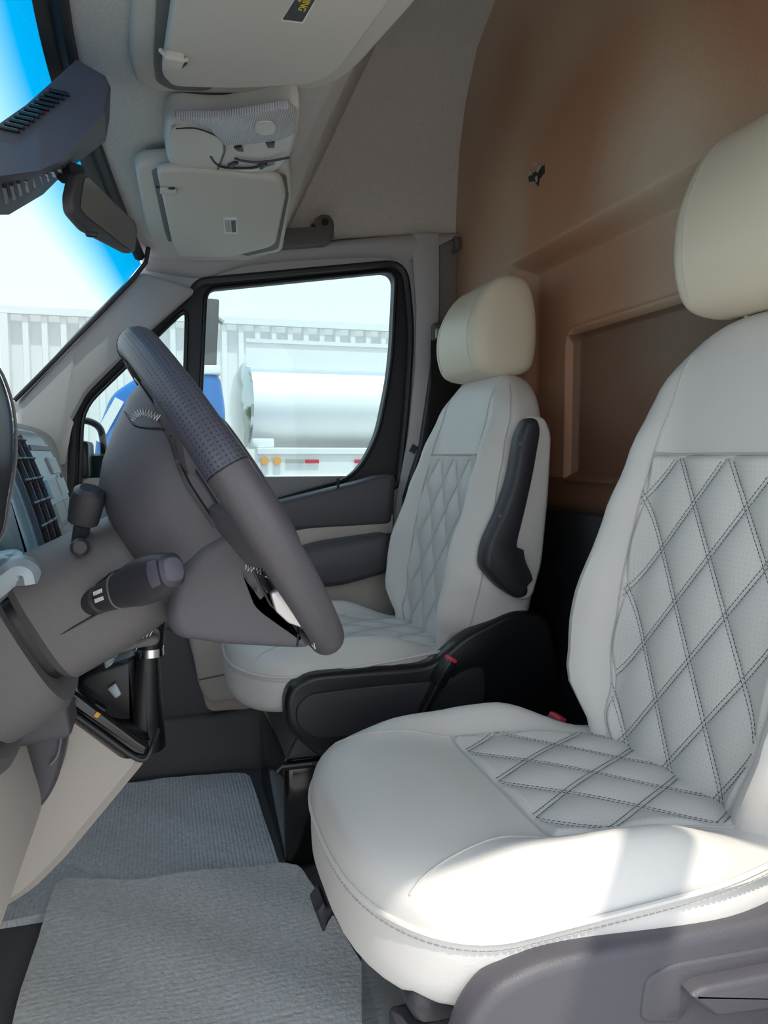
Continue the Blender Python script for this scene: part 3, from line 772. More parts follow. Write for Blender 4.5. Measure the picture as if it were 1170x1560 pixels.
spoke(133, .05, .030, -.030); spoke(194, .045, .024, -.030); spoke(243, .03, .02, -.02)
mesh('lower_spoke_cover', *prism(roundpoly([P(a_, b_, Y=.732) for a_, b_ in ((345, 808), (366, 809), (378, 852), (412, 922), (440, 945), (460, 958), (477, 974), (474, 989), (455, 991), (340, 985), (268, 974), (252, 950), (262, 880), (300, 832))], .008, 3), (0, .09, 0), .014, 4), M['grey'], sw)
from mathutils.bvhtree import BVHTree
def bvh_of(objs):
    V, Fc = [], []
    for o in objs:
        n = len(V); V += [v.co + WORLD[sw.name] for v in o.data.vertices]; Fc += [tuple(i + n for i in p.vertices) for p in o.data.polygons]
    return BVHTree.FromPolygons(V, Fc)
bv = bvh_of([o for o in sw.children_recursive])
def hit(px, py, lift=.0008):
    r = ray(px, py).normalized(); h = bv.ray_cast(EYE, r)
    if h[0] is None: return None
    return h[0] - r * lift
def surf_line(name, pl, r, m, k=8, zig=0, lift=.0008):
    pts = []
    pl = cat_open([Vector((a, b, 0)) for a, b in pl], k)
    for i, p in enumerate(pl):
        if zig:
            t = (pl[min(i + 1, len(pl) - 1)] - pl[max(i - 1, 0)]).normalized(); q = Vector((-t.y, t.x, 0)) * zig * (1 if i % 2 else -1); p = p + q
        h = hit(p.x, p.y, lift)
        if h is not None and (not pts or (h - pts[-1]).length < .03): pts.append(h)
    if len(pts) > 2: mesh(name, *tube(pts, r, 5), M[m], sw, smooth=False)
surf_line('cross_stitch', [(183, 572), (181, 585), (184, 598), (188, 606)], .0006, 'wthread', 5, 3)
surf_line('cross_stitch', [(200, 640), (208, 631), (218, 628), (230, 631), (242, 637)], .0006, 'wthread', 6, 5)
surf_line('cross_stitch', [(374, 864), (386, 868), (400, 872), (412, 878)], .0006, 'wthread', 6, 4)
surf_line('cross_stitch', [(458, 990), (468, 989), (480, 984)], .0006, 'wthread', 6, 4)
surf_line('spoke_joint', [(178, 610), (196, 636), (206, 648), (226, 652), (250, 654)], .0012, 'black', 6)
surf_line('cover_edge', [(262, 664), (270, 700), (284, 734), (304, 766), (328, 802)], .0032, 'black', 6, lift=.0)
mesh('cover_edge', *tube([P(a_, b_, Y=.731) for a_, b_ in ((367, 812), (379, 852), (395, 888), (412, 921), (440, 944), (460, 957))], .0015, 6), M['black'], sw)
surf_line('cover_edge', [(454, 956), (454, 972), (452, 988)], .0010, 'black', 6)
cw_ = [P(a_, b_, Y=.715) for a_, b_ in ((412, 904), (430, 896), (448, 926), (462, 957), (440, 950), (420, 932))]
mesh('spoke_trim', *prism(roundpoly(cw_, .003, 3), (0, .012, 0), .002), M['satin'], sw, label='bright metal trim of lower spoke')

#=================================================================== STEERING COLUMN AND STALKS
sc = thing('steering_column', 'dark grey steering column cover between the dash and wheel', 'steering column', WC - WN * .30)
CD = Vector((-.86, 0, -.46)).normalized(); CU = Vector((-.46, 0, .86)).normalized(); CB = WC - WN * .105 - WU * .012
def cring(d, ru, rd, ry, e=3, K=40):
    out = []
    for k in range(K):
        a = 2 * PI * k / K; c, s = math.cos(a), math.sin(a); r_ = ru if s > 0 else rd
        out.append(CB + CD * d + CU * (r_ * math.copysign(abs(s) ** (2 / e), s)) + WY * (ry * math.copysign(abs(c) ** (2 / e), c)))
    return out
mesh('column_shroud', *loft([cring(-.005, .055, .050, .060), cring(.01, .062, .060, .070), cring(.06, .066, .066, .074), cring(.12, .070, .066, .078), cring(.128, .064, .060, .072)]), M['mgrey'], sc)
mesh('shroud_gaiter', *loft([cring(.118, .058, .056, .066), cring(.17, .06, .06, .07)]), M['black'], sc)
mesh('lower_shroud', *loft([cring(.138, .078, .082, .086), cring(.146, .082, .088, .090), cring(.20, .082, .090, .094), cring(.206, .076, .084, .088)]), M['mgrey'], sc)
mesh('column_root', *loft([cring(.212, .085, .100, .100), cring(.22, .09, .11, .105), cring(.33, .10, .13, .12)]), M['mgrey'], sc)
mesh('shroud_joint', *tube([CB + CD * d + WY * -.0755 + CU * -.012 for d in lin(.0, .12, 8)], .0012, 6), M['black'], sc)
def stalk(name, label, pts, rs, m='dark', flatz=1.0):
    t = thing(name, label, 'stalk', pts[0])
    return t
# near stalk
a, b = P(150, 914, Y=.765), P(262, 868, Y=.66); ax = (b - a).normalized(); L = (b - a).length
t = thing('indicator_stalk', 'near black column stalk with a rounded bright tip', 'stalk', a)
up = Vector((0, 0, 1)); sd = ax.cross(up).normalized(); up = sd.cross(ax)
def ell(d, rs_, ru_, e=2.6, K=28, s0=0, u0=0):
    out = []
    for k in range(K):
        q = 2 * PI * k / K; c, s = math.cos(q), math.sin(q)
        out.append(a + ax * d + sd * (s0 + rs_ * math.copysign(abs(c) ** (2 / e), c)) + up * (u0 + ru_ * math.copysign(abs(s) ** (2 / e), s)))
    return out
mesh('stalk_base', *loft([ell(-.012, .010, .010, 2), ell(-.010, .0135, .0135, 2), ell(.006, .0135, .0135, 2), ell(.010, .010, .010, 2)]), M['dark'], t)
mesh('stalk_grip', *loft([ell(.004, .009, .010), ell(.016, .013, .014), ell(.045, .014, .0165)]), M['dark'], t)
mesh('stalk_collar', *tube(ell(.0465, .0142, .0168), .0011, 6, True), M['mgrey'], t)
mesh('stalk_knob', *loft([ell(.048, .0138, .0165), ell(.075, .016, .0205), ell(.100, .016, .021), ell(.116, .015, .019), ell(L, .012, .015), ell(L + .003, .008, .010)]), M['dark'], t)
mesh('knob_cap', *loft([ell(L - .014, .0155, .0165), ell(L - .004, .0135, .0145), ell(L + .0035, .009, .010), ell(L + .0045, .004, .005)]), M['navy'], t, label='glossy rounded end cap')
for i in range(2):
    for k in range(5):
        c = a + ax * (.020 + .0035 * k) + up * (.004 - .007 * i) - Vector((0, 0, 0)); c = c - sd * -.0
        n_ = -sd if (-sd).dot(EYE - a) > 0 else sd
        mesh('print_mark', *box(c + n_ * .0136, (.0022, .0008, .0035), rotm(ax, n_, up)), M['offw'], t, smooth=False)
mesh('guard_wire', *tube([a + up * .014 - ax * .002, a + up * .019 + ax * .03, a + up * .019 + ax * .05], .0011, 6), M['dark'], t)
# upper stalk
a, b = P(118, 838, Y=.80), P(132, 768, Y=.78); ax = (b - a).normalized(); L = (b - a).length
t = thing('cruise_stalk', 'small upright black stalk with a fat knob beside the air vents', 'stalk', a)
up = Vector((0, -1, 0)); sd = ax.cross(up).normalized(); up = sd.cross(ax)
mesh('stalk_base', *loft([ell(-.010, .012, .012, 2), ell(.004, .012, .012, 2), ell(.007, .008, .008, 2)]), M['dark'], t)
mesh('stalk_arm', *loft([ell(0, .007, .008), ell(.03, .008, .009), ell(.04, .010, .011)]), M['dark'], t)
mesh('stalk_knob', *loft([ell(.030, .008, .009), ell(.034, .0145, .013), ell(.055, .016, .014), ell(.066, .014, .013), ell(.070, .009, .009)]), M['dark'], t)
a = P(122, 834, Y=.765); ax = (P(118, 832, Y=.70) - a).normalized(); up = Vector((0, 0, 1)); sd = ax.cross(up).normalized(); up = sd.cross(ax)
mesh('lock_cap', *loft([ell(-.02, .009, .009, 2), ell(.0, .009, .009, 2), ell(.003, .006, .006, 2)]), M['dark'], sc)
# wide paddle lever below the column
t = thing('column_adjust_lever', 'flat dark lever under the steering column above the gear lever', 'lever', P(190, 985, Y=.86))
pts = [P(166, 998, Y=.84), P(200, 990, Y=.86), P(236, 982, Y=.88)]
mesh('lever_blade', *prism(roundpoly([P(168, 992, Y=.85), P(205, 974, Y=.85), P(236, 965, Y=.85), P(245, 972, Y=.85), P(240, 984, Y=.85), P(205, 990, Y=.85), P(172, 1000, Y=.85)], .005, 3), (0, .035, 0), .006), M['mgrey'], t)
for k in range(6):
    c = P(205 + 5 * k, 972 - 1.5 * k, Y=.847); mesh('grip_rib', *box(c, (.0012, .006, .006), Matrix.Rotation(.5, 3, 'Y')), M['silver'], t, smooth=False)

#=================================================================== DASHBOARD
db = thing('dashboard', 'beige and dark plastic dashboard at the left edge of the cab', 'dashboard', (-.3, 1.2, .3))
def xz(l, y): return [Vector((a, y, b)) for a, b in l]
# knee panel under the column
mesh('knee_panel', *prism(roundpoly([P(a_, b_, Y=.98) for a_, b_ in ((-90, 870), (-20, 900), (2, 950), (32, 1080), (52, 1150), (67, 1200), (67, 1226), (42, 1262), (0, 1308), (-60, 1362), (-190, 1400), (-200, 1000))], .015, 4), (0, -.50, 0), .022), M['beige'], db)
# dark side recess between knee panel and tunnel
mesh('side_recess', *prism(roundpoly([P(a_, b_, Y=1.00) for a_, b_ in ((-20, 1040), (60, 1040), (96, 1085), (99, 1135), (90, 1185), (72, 1222), (0, 1300), (-60, 1280), (-60, 1100))], .015, 4), (0, .07, 0), .01), M['grey'], db)
mesh('panel_edge', *tube(cat_open([P(88, 1098, Y=.995), P(93, 1120, Y=.995), P(88, 1150, Y=.995), P(76, 1166, Y=.995)], 5), .0012, 6), M['silver'], db)
# centre leg
near_ = roundpoly([P(a_, b_, Y=1.09) for a_, b_ in ((-60, 1040), (60, 1060), (98, 1085), (200, 1161), (220, 1160), (216, 1170), (170, 1226), (100, 1310), (50, 1360), (0, 1392), (-60, 1424), (-180, 1440), (-200, 1200))], .012, 4)
mesh('centre_leg', *loft([[p + Vector((-.012, .0, .006)) for p in near_], [p + Vector((0, .012, 0)) for p in near_], [p + Vector((-.03, .10, 0)) for p in near_], [p + Vector((-.14, .32, 0)) for p in near_]]), M['beige'], db)
gpn = [P(a_, b_, Y=1.085) for a_, b_ in ((70, 1052), (98, 1078), (150, 1116), (200, 1154), (222, 1156), (236, 1120), (236, 1110), (150, 1050), (110, 1030))]
gpn = roundpoly([P(a_, b_, Y=1.085) for a_, b_ in ((80, 1056), (98, 1076), (202, 1152), (222, 1156), (230, 1140), (214, 1130), (110, 1050))], .006, 3)
gpp = mesh('gear_panel', *prism(gpn, (0, .18, 0), .008), M['gloss'], db)
mesh('icon', *box(P(148, 1089, Y=1.082), (.006, .002, .007), Matrix.Rotation(.6, 3, 'Y')), M['amberdot'], gpp, smooth=False)
mesh('panel_lip', *tube(cat_open([P(98, 1078, Y=1.083), P(150, 1115, Y=1.083), P(202, 1152, Y=1.083), P(222, 1156, Y=1.085), P(232, 1138, Y=1.09), P(240, 1112, Y=1.12)], 4), .004), M['dark'], gpp)
# lower hook-like beige part and silver rim left of the column
mesh('main_bulk', *prism(roundpoly(xz([(-.55, .86), (-.33, .93), (-.26, .90), (-.24, .80), (-.235, .70), (-.25, .60), (-.55, .5)], .42), .03, 4), (0, 1.62, 0), .02), M['mgrey'], db)
# centre stack with air vents and buttons: a sloping face swept in Y
FP = cat_open(V3([(-.235, 0, .895), (-.207, 0, .882), (-.180, 0, .82), (-.158, 0, .745), (-.145, 0, .68), (-.138, 0, .62)]), 6)
def fpt(s, Y, d=0):
    k = s * (len(FP) - 1); i = min(int(k), len(FP) - 2); t = k - i; p = FP[i].lerp(FP[i + 1], t); q = (FP[i + 1] - FP[i]).normalized()
    n_ = Vector((-q.z, 0, q.x)); n_ = n_ if n_.x > 0 else -n_
    return Vector((p.x, Y, p.z)) + n_ * d, q, n_
prof = [Vector((p.x, 1.02, p.z)) for p in FP] + [Vector((-.30, 1.02, .60)), Vector((-.32, 1.02, .88))]
cst = mesh('centre_stack', *prism(prof, (0, .44, 0), .012), M['silver'], db, label='silver framed centre stack with black air vents')
def plate(name, s0, s1, y0, y1, d0, d1, m, par, label=None, n=12, smooth=True):
    A = []; 
    for s in lin(s0, s1, n):
        row = [fpt(s, y0, d0)[0], fpt(s, y0, d1)[0], fpt(s, y1, d1)[0], fpt(s, y1, d0)[0]]; A.append(row)
    return mesh(name, *loft(A), m, par, smooth=smooth, label=label)
plate('vent_well', .20, .99, 1.045, 1.205, -.004, .0015, M['gloss'], cst)
for v in range(3):
    y0, y1 = 1.050 + .052 * v, 1.096 + .052 * v
    for k in range(9):
        s = .26 + .078 * k; p, q, n_ = fpt(s, (y0 + y1) / 2, .004)
        mesh('vent_slat', *box(p, (.0035, y1 - y0, .012), rotm((q * .9 + n_ * .4).normalized(), (0, 1, 0), (q * .9 + n_ * .4).normalized().cross(Vector((0, 1, 0)))), .001), M['dark'], cst, smooth=False)
for yy in (1.045, 1.099, 1.151, 1.206): plate('vent_divider', .22, .98, yy - .002, yy + .002, 0, .006, M['navy'], cst)
plate('button_panel', .26, .92, 1.225, 1.44, 0, .003, M['silver'], cst)
plate('display_slot', .27, .295, 1.235, 1.43, .002, .0045, M['dark'], cst)
for r_ in range(6):
    for c_ in range(2):
        if r_ == 0 and c_ == 0: continue
        y0 = 1.235 + .102 * c_; s = .33 + .095 * r_
        plate('button', s, s + .074, y0, y0 + .090, .003, .007, M['btn'], cst, n=3)
plate('hazard_icon', .41, .43, 1.395, 1.41, .0065, .0078, M['ink'], cst, n=2)
# side cheek between stack and column
mesh('stack_cheek', *prism(roundpoly(xz([(-.32, .80), (-.22, .79), (-.15, .68), (-.12, .60), (-.11, .52), (-.3, .5)], .93), .01, 3), (0, .07, 0), .006), M['grey'], db)
# small grey-blue loop moulding at the far left, under the instrument hood
mesh('fuse_cover', *tube(cat_open([P(-20, 905, Y=.78), P(10, 880, Y=.78), P(28, 868, Y=.78), P(42, 872, Y=.78), P(46, 888, Y=.78)], 5), .014, 10), M['silver'], db)
mesh('ledge', *prism(roundpoly([P(-30, 850, Y=.80), P(20, 842, Y=.80), P(48, 900, Y=.80), P(0, 960, Y=.80), P(-60, 960, Y=.80)], .01, 3), (0, .05, 0), .008), M['silver'], db)
# instrument hood, near
ih = thing('instrument_hood', 'near black curved instrument hood at the left edge', 'instrument cluster', (-.2, .75, .7))
hp = [P(-60, 520, Y=.72), P(-8, 556, Y=.72), P(12, 592, Y=.72), P(23, 640, Y=.72), P(24, 700, Y=.72), P(15, 760, Y=.72), P(1, 820, Y=.72), P(-60, 870, Y=.72), P(-160, 800, Y=.72), P(-160, 560, Y=.72)]
mesh('hood_shell', *prism(cat_closed(hp, 4), (0, -.22, 0), .012), M['black'], ih)
mesh('hood_edge', *tube(cat_open([p + Vector((.002, -.012, 0)) for p in hp[:8]], 4), .0015, 6), M['mgrey'], ih)

#=================================================================== GEAR LEVER
gl = thing('gear_lever', 'black gear lever with leather boot and chrome collar', 'gear lever', P(215, 1135, Y=1.12))
bt = [((186, 252), 1140), ((190, 250), 1110), ((196, 246), 1060), ((202, 244), 1020), ((206, 243), 990)]
secs = []
for (l, r), y in bt:
    a, b = P(l, y, Y=1.16), P(r, y, Y=1.16); c = (a + b) / 2; w_ = (b - a).length / 2
    secs.append([c + Vector((math.cos(2 * PI * k / 28) * w_ * (1 + .05 * math.sin(5 * 2 * PI * k / 28)), math.sin(2 * PI * k / 28) * w_ * .9, 0)) for k in range(28)])
mesh('boot', *loft(secs), M['black'], gl, sharp=60)
mesh('boot_seam', *tube([P(228, 1130, Y=1.125), P(224, 1080, Y=1.125), P(222, 1030, Y=1.128)], .0012, 6), M['grey'], gl)
a = P(229, 992, Y=1.16)
mesh('collar', *loft([[a + Vector((math.cos(2 * PI * k / 28) * .020, math.sin(2 * PI * k / 28) * .020, z)) for k in range(28)] for z in (-.006, .006)]), M['chrome'], gl)
mesh('knob', *loft([[a + Vector((math.cos(2 * PI * k / 28) * r_, math.sin(2 * PI * k / 28) * r_, z)) for k in range(28)] for z, r_ in ((.006, .019), (.02, .021), (.04, .024), (.06, .024), (.075, .018), (.08, .008))]), M['black'], gl)
tr = mesh('tray', *prism(roundpoly([P(118, 1030, Y=1.14), P(150, 1016, Y=1.14), P(205, 1000, Y=1.14), P(205, 1100, Y=1.14), P(208, 1128, Y=1.14), P(150, 1082, Y=1.14), P(112, 1054, Y=1.14)], .01, 3), (0, .06, 0), .01), M['black'], db)
mesh('tray_insert', *prism(roundpoly([P(162, 1050, Y=1.13), P(176, 1040, Y=1.13), P(186, 1058, Y=1.13), P(176, 1066, Y=1.13)], .003, 3), (0, .02, 0), .002), M['silver'], tr)
mesh('tray_insert', *prism(roundpoly([P(158, 1008, Y=1.12), P(180, 998, Y=1.12), P(170, 1014, Y=1.12), P(160, 1020, Y=1.12)], .003, 3), (0, .02, 0), .002), M['silver'], tr)

#=================================================================== FLOOR MATS
def mat_obj(name, label, pl, z0, z1, m, wav=.003, n=46):
    loop = roundpoly([Vector((a, b, 0)) for a, b in pl], .05, 6)
    # fine grid clipped to rounded outline through a polar fill
    c = sum(loop, Vector()) / len(loop); secs = []
    lp = []
    for i in range(len(loop)):
        a, b = loop[i], loop[(i + 1) % len(loop)]; k = max(1, int((b - a).length / .02))
        for j in range(k): lp.append(a.lerp(b, j / k))
    V, Fc = [], []; N = len(lp); R = 22
    for r_ in range(R + 1):
        f_ = r_ / R
        for p in lp:
            q = c + (p - c) * f_; z = z1 + wav * math.sin(q.x * 23 + q.y * 9) * math.cos(q.y * 17) + random.uniform(-.0012, .0012) * f_
            if r_ == R: z = z0
            if r_ == R - 1: q = c + (p - c) * .992
            V.append(Vector((q.x, q.y, z)))
    for r_ in range(R):
        for j in range(N): Fc.append((r_ * N + j, r_ * N + (j + 1) % N, (r_ + 1) * N + (j + 1) % N, (r_ + 1) * N + j))
    return tag(mesh(name, V, Fc, m, sharp=70), label, 'mat')
mat_obj('floor_mat', 'blue grey ribbed carpet mat in the passenger footwell', [(-.5, 1.44), (.215, 1.44), (.20, 1.97), (.12, 1.99), (-.5, 1.99)], .0, .012, M['carpet2'])
mat_obj('floor_mat', 'large worn grey carpet mat below the steering wheel', [(-.20, .45), (.262, .45), (.262, 1.0), (.31, 1.05), (.245, 1.49), (-.05, 1.50), (-.22, 1.56), (-.235, 1.2)], .0, .022, M['carpet'], .004)

#=================================================================== OVERHEAD
def bottom_plate(name, pts_top, m, th, par, r=.012, rr=.03, label=None):
    """flat panel given by world points, thick upwards"""
    return mesh(name, *prism(roundpoly(pts_top, rr, 5), (0, 0, th), r), m, par, label=label)
def visor(label, px_frame, px_flap, Zf, loc):
    t = thing('sun_visor', label, 'sun visor', loc)
    return t
pv = thing('sun_visor', 'far pale sun visor with a small label, above the passenger window', 'sun visor', P(340, 330, Z=1.36))
fl = [P(a, b, Z=z) for a, b, z in ((238, 262, 1.362), (428, 272, 1.375), (432, 300, 1.375), (420, 378, 1.362), (276, 394, 1.345), (262, 370, 1.345))]
def plane_pts(pl, Z, tilt=.0):
    out = []
    for a, b in pl:
        p = P(a, b, Z=Z); out.append(p)
    return out
fl = plane_pts([(238, 262), (300, 262), (428, 275), (436, 300), (420, 376), (350, 393), (272, 392), (262, 372)], 1.352)
mesh('flap', *prism(roundpoly(fl, [.02, .02, .03, .03, .04, .02, .02, .02], 5), (0, 0, .02), .008), M['visor'], pv)
re = plane_pts([(204, 252), (300, 246), (440, 252), (446, 300), (430, 385), (350, 398), (240, 396), (222, 350)], 1.376)
mesh('recess_tray', *prism(roundpoly(re, .03, 5), (0, 0, .03), .01), M['visor'], pv)
mesh('recess_gap', *prism(roundpoly(plane_pts([(230, 258), (300, 256), (436, 266), (440, 300), (424, 380), (350, 396), (266, 396), (250, 350)], 1.3735), .02, 5), (0, 0, .004), .001), M['dhead'], pv)
hk_ = P(256, 291, Z=1.349)
mesh('hinge_clip', *box(hk_, (.03, .024, .008), r=.003), M['visor'], pv)
mesh('hinge_arm', *tube([P(238, 284, Z=1.352), P(246, 288, Z=1.350), P(266, 287, Z=1.350)], .0022, 8), M['dark'], pv)
def quadplate(name, pl, Z, th, m, par, label=None): return mesh(name, *prism(plane_pts(pl, Z), (0, 0, th), 0), m, par, smooth=False, label=label)
lb = quadplate('label', [(340, 331), (360, 331), (362, 356), (342, 356)], 1.3512, .001, M['offw'], pv, 'small faded warning label')
quadplate('label_print', [(342, 336), (351, 336), (352, 354), (344, 354)], 1.3505, .0006, M['grime'], lb)
quadplate('label_print', [(352, 336), (359, 336), (360, 354), (353, 354)], 1.3505, .0006, M['ink'], lb)
# driver visor, nearer
dv = thing('sun_visor', 'near large sun visor with a yellow and black warning sticker', 'sun visor', P(400, 60, Z=1.37))
ZD = 1.372
fl = plane_pts([(272, -60), (246, 118), (262, 134), (360, 138), (480, 131), (516, 112), (600, 0), (680, -160), (500, -300), (300, -260)], ZD)
mesh('flap', *prism(roundpoly(fl, [.0, .012, .012, .04, .05, .04, .03, .03, .03, .03], 5), (0, 0, .024), .008), M['visor'], dv)
re = plane_pts([(208, -100), (196, 90), (206, 128), (240, 142), (380, 146), (500, 136), (540, 110), (640, 0), (700, -160), (500, -340), (260, -300)], 1.405)
mesh('recess_tray', *prism(roundpoly(re, .03, 5), (0, 0, .03), .01), M['visor'], dv)
re = plane_pts([(244, -100), (234, 90), (238, 126), (262, 138), (320, 140), (520, -150)], 1.400)
mesh('recess_gap', *prism(roundpoly(re, .02, 5), (0, 0, .005), .001), M['dhead'], dv)
mesh('hinge_clip', *prism(roundpoly(plane_pts([(250, 88), (282, 94), (276, 110), (247, 107)], ZD - .010), .004, 3), (0, 0, .012), .003), M['visor'], dv)
mesh('hinge_arm', *tube([P(244, 76, Z=ZD - .004), P(256, 90, Z=ZD - .006), P(274, 94, Z=ZD - .006), P(286, 90, Z=ZD - .002)], .0028, 8), M['visor'], dv)
mesh('hinge_socket', *prism(roundpoly(plane_pts([(266, 88), (284, 88), (286, 98), (276, 106)], ZD - .0015), .004, 3), (0, 0, .002), .0005), M['ink'], dv)
lb = mesh('label', *prism(roundpoly(plane_pts([(428, 32), (462, 36), (512, -52), (482, -58)], ZD - .0008), .002, 3), (0, 0, .001), 0), M['offw'], dv, smooth=False, label='black warning sticker with yellow letters')
mesh('label_ground', *prism(roundpoly(plane_pts([(430.5, 30), (460.5, 33.5), (509, -50), (484, -55)], ZD - .0014), .002, 3), (0, 0, .0008), 0), M['ink'], lb, smooth=False)
def text_on(s, pxa, pxb, h, par, Z):
    """text on the underside of a panel, running from pixel a to pixel b"""
    a, b = P(*pxa, Z=Z), P(*pxb, Z=Z); x = (b - a); L = x.length; x.normalize(); z = Vector((0, 0, -1)); y = z.cross(x)
    R = rotm(x, y, z).to_4x4(); o = text('lettering_curve', s, h, None, M['yellow'], par)
    me = bpy.data.meshes.new_from_object(o); bpy.data.objects.remove(o); W = Matrix.Translation((a + b) / 2 - WORLD[dv.name]) @ R
    me.transform(W); o = bpy.data.objects.new('lettering', me); C.objects.link(o); o.parent = par; return o
text_on('WARNING', (490, -42), (452, 28), .0125, lb, ZD - .0018)
text_on('FOR STOP', (478, -30), (446, 14), .0060, lb, ZD - .0018)

# overhead console between the visors
oc = thing('overhead_console', 'pale oval overhead lamp console between the two sun visors', 'lamp console', P(350, 220, Z=1.36))
oz = 1.372
ol = plane_pts([(262, 178), (340, 180), (440, 162), (456, 176), (452, 212), (436, 246), (402, 266), (340, 270), (268, 256), (254, 236), (252, 205)], oz)
secs = []
pr = cat_closed(ol, 4); c = sum(pr, Vector()) / len(pr)
for dz, f_ in ((.035, .99), (.03, 1.0), (.012, 1.01), (.003, 1.0), (-.004, .96), (-.008, .88), (-.010, .6), (-.010, .1)):
    secs.append([c + (p - c) * f_ + Vector((0, 0, dz)) for p in pr])
mesh('console_shell', *loft(secs), M['console'], oc, sharp=60)
def op(name, pl, z, th, m, par=oc, r=.002, rr=.006, label=None): return mesh(name, *prism(roundpoly(plane_pts(pl, z), rr, 4), (0, 0, th), r), m, par, label=label)
ln = op('lens', [(264, 180), (340, 180), (438, 164), (452, 176), (449, 204), (430, 214), (386, 220), (340, 222), (318, 196), (290, 188)], oz - .014, .012, M['lens'], label='clear ribbed lamp lens')
op('reading_lamp', [(388, 190), (398, 186), (414, 186), (421, 194), (417, 204), (404, 207), (392, 204), (388, 198)], oz - .0165, .003, M['console'], ln, .001, .01)
op('lid', [(262, 194), (300, 196), (334, 210), (342, 226), (336, 246), (326, 262), (280, 256), (258, 240), (258, 210)], oz - .013, .008, M['console'], rr=.02, label='plain flap of console')
mesh('lid_joint', *tube([p + Vector((0, 0, 0)) for p in cat_open(plane_pts([(268, 196), (300, 196), (334, 210), (343, 226), (338, 244), (332, 258)], oz - .013), 4)], .0012, 6), M['dark'], oc)
mesh('slot', *tube(cat_open(plane_pts([(321, 238), (328, 248), (342, 255), (380, 256), (400, 252)], oz - .013), 4), .0022, 6), M['dark'], oc)
mesh('slot', *tube(cat_open(plane_pts([(358, 241), (370, 245), (400, 247), (440, 240)], oz - .013), 4), .0022, 6), M['grey'], oc)
for pl in ([(356, 226), (368, 224), (371, 232), (362, 231)], [(404, 218), (412, 216), (419, 218), (418, 226), (408, 226)], [(346, 254), (358, 248), (364, 250), (354, 256)], [(392, 254), (402, 250), (408, 252), (398, 260)]):
    op('switch', pl, oz - .0145, .004, M['dark'], r=.001, rr=.002)
op('chrome_pad', [(354, 258), (390, 258), (420, 250), (400, 262), (370, 267)], oz - .013, .004, M['satin'], rr=.004)

# sensor housing at the head of the windscreen
sh = thing('sensor_housing', 'dark plastic vented housing at the top of the windscreen', 'housing', P(80, 200, Y=1.2))
def PY(l, Y): return [P(a, b, Y=Y) for a, b in l]
near = PY([(118, 88), (160, 112), (169, 130), (160, 172), (95, 246), (60, 262), (0, 270), (-60, 275), (-90, 250), (-20, 200), (40, 158)], 1.10)
far_ = PY([(150, 150), (164, 165), (167, 180), (161, 215), (100, 262), (66, 296), (14, 327), (-40, 328), (-80, 300), (-20, 240), (60, 190)], 1.30)
midn = [a.lerp(b, .06) + Vector((0, 0, 0)) for a, b in zip(near, far_)]
cen = sum(near, Vector()) / len(near)
mesh('housing_shell', *loft([[cen + (p - cen) * .97 for p in near], midn, [a.lerp(b, .5) for a, b in zip(near, far_)], far_]), M['navy'], sh, sharp=25)
for k in range(11):
    q = k / 10; c = P(90 - 76 * q, 141 + 56 * q, Y=1.097)
    d = (P(105 - 76 * q, 141 + 56 * q, Y=1.097) - P(74 - 76 * q, 134 + 56 * q, Y=1.097)); L_ = d.length; d.normalize()
    mesh('vent_slot', *box(c, (L_, .006, .0042), rotm(d, (0, 1, 0), d.cross(Vector((0, 1, 0)))), .0008), M['black'], sh, smooth=False)
for k in range(9):
    q = k / 8; A_ = P(88, 248, Y=1.10).lerp(P(4, 269, Y=1.10), q); B_ = P(96, 264, Y=1.30).lerp(P(16, 326, Y=1.30), q); pa = A_.lerp(B_, .16); pb = A_.lerp(B_, .58)
    d = (pb - pa); L_ = d.length; d.normalize(); s_ = Vector((1, 0, 0)); n_ = d.cross(s_).normalized(); s_ = n_.cross(d)
    mesh('vent_slot', *box((pa + pb) / 2, (.0055, L_, .012), rotm(s_, d, n_), .0008), M['black'], sh, smooth=False)
# rear view mirror
rm = thing('rear_view_mirror', 'tilted dark framed rear view mirror hanging at the windscreen', 'mirror', P(160, 320, Y=1.25))
cor = [P(122, 262, Y=1.20), P(210, 345, Y=1.38), P(206, 389, Y=1.37), P(112, 338, Y=1.19)]
ex = (cor[1] - cor[0]).normalized(); ey = (cor[3] - cor[0]); nrm = ex.cross(ey).normalized()
if nrm.dot(EYE - cor[0]) < 0: nrm = -nrm
mp = roundpoly([P(118, 264, Y=1.197), P(130, 262, Y=1.212), P(208, 338, Y=1.378), P(211, 352, Y=1.38), P(207, 384, Y=1.373), P(200, 387, Y=1.362), P(134, 352, Y=1.215), P(112, 326, Y=1.193), P(110, 300, Y=1.19)], .008, 4)
# project onto one plane
def onplane(p, o_, n_): 
    r = p - EYE; k = (o_ - EYE).dot(n_) / r.dot(n_); return EYE + r * k
mp = [onplane(p, cor[0], nrm) for p in mp]
mesh('mirror_shell', *prism(mp, -nrm * .018, .006), M['grey'], rm)
gp_ = [onplane(P(a, b, Y=1.25), cor[0] + nrm * .001, nrm) for a, b in ((128, 272), (134, 270), (200, 336), (206, 346), (203, 380), (198, 381), (130, 328), (122, 316))]
mesh('mirror_face', *prism(roundpoly(gp_, .005, 4), nrm * .001, 0), M['mirror'], rm, label='reflecting glass')
mesh('dip_tab', *box(P(140, 357, Y=1.21), (.018, .010, .008), r=.003), M['dark'], rm)
mesh('mirror_stem', *tube([P(96, 262, Y=1.22), P(118, 262, Y=1.24), P(124, 285, Y=1.25)], [.016, .012, .010], 12), M['dark'], rm)
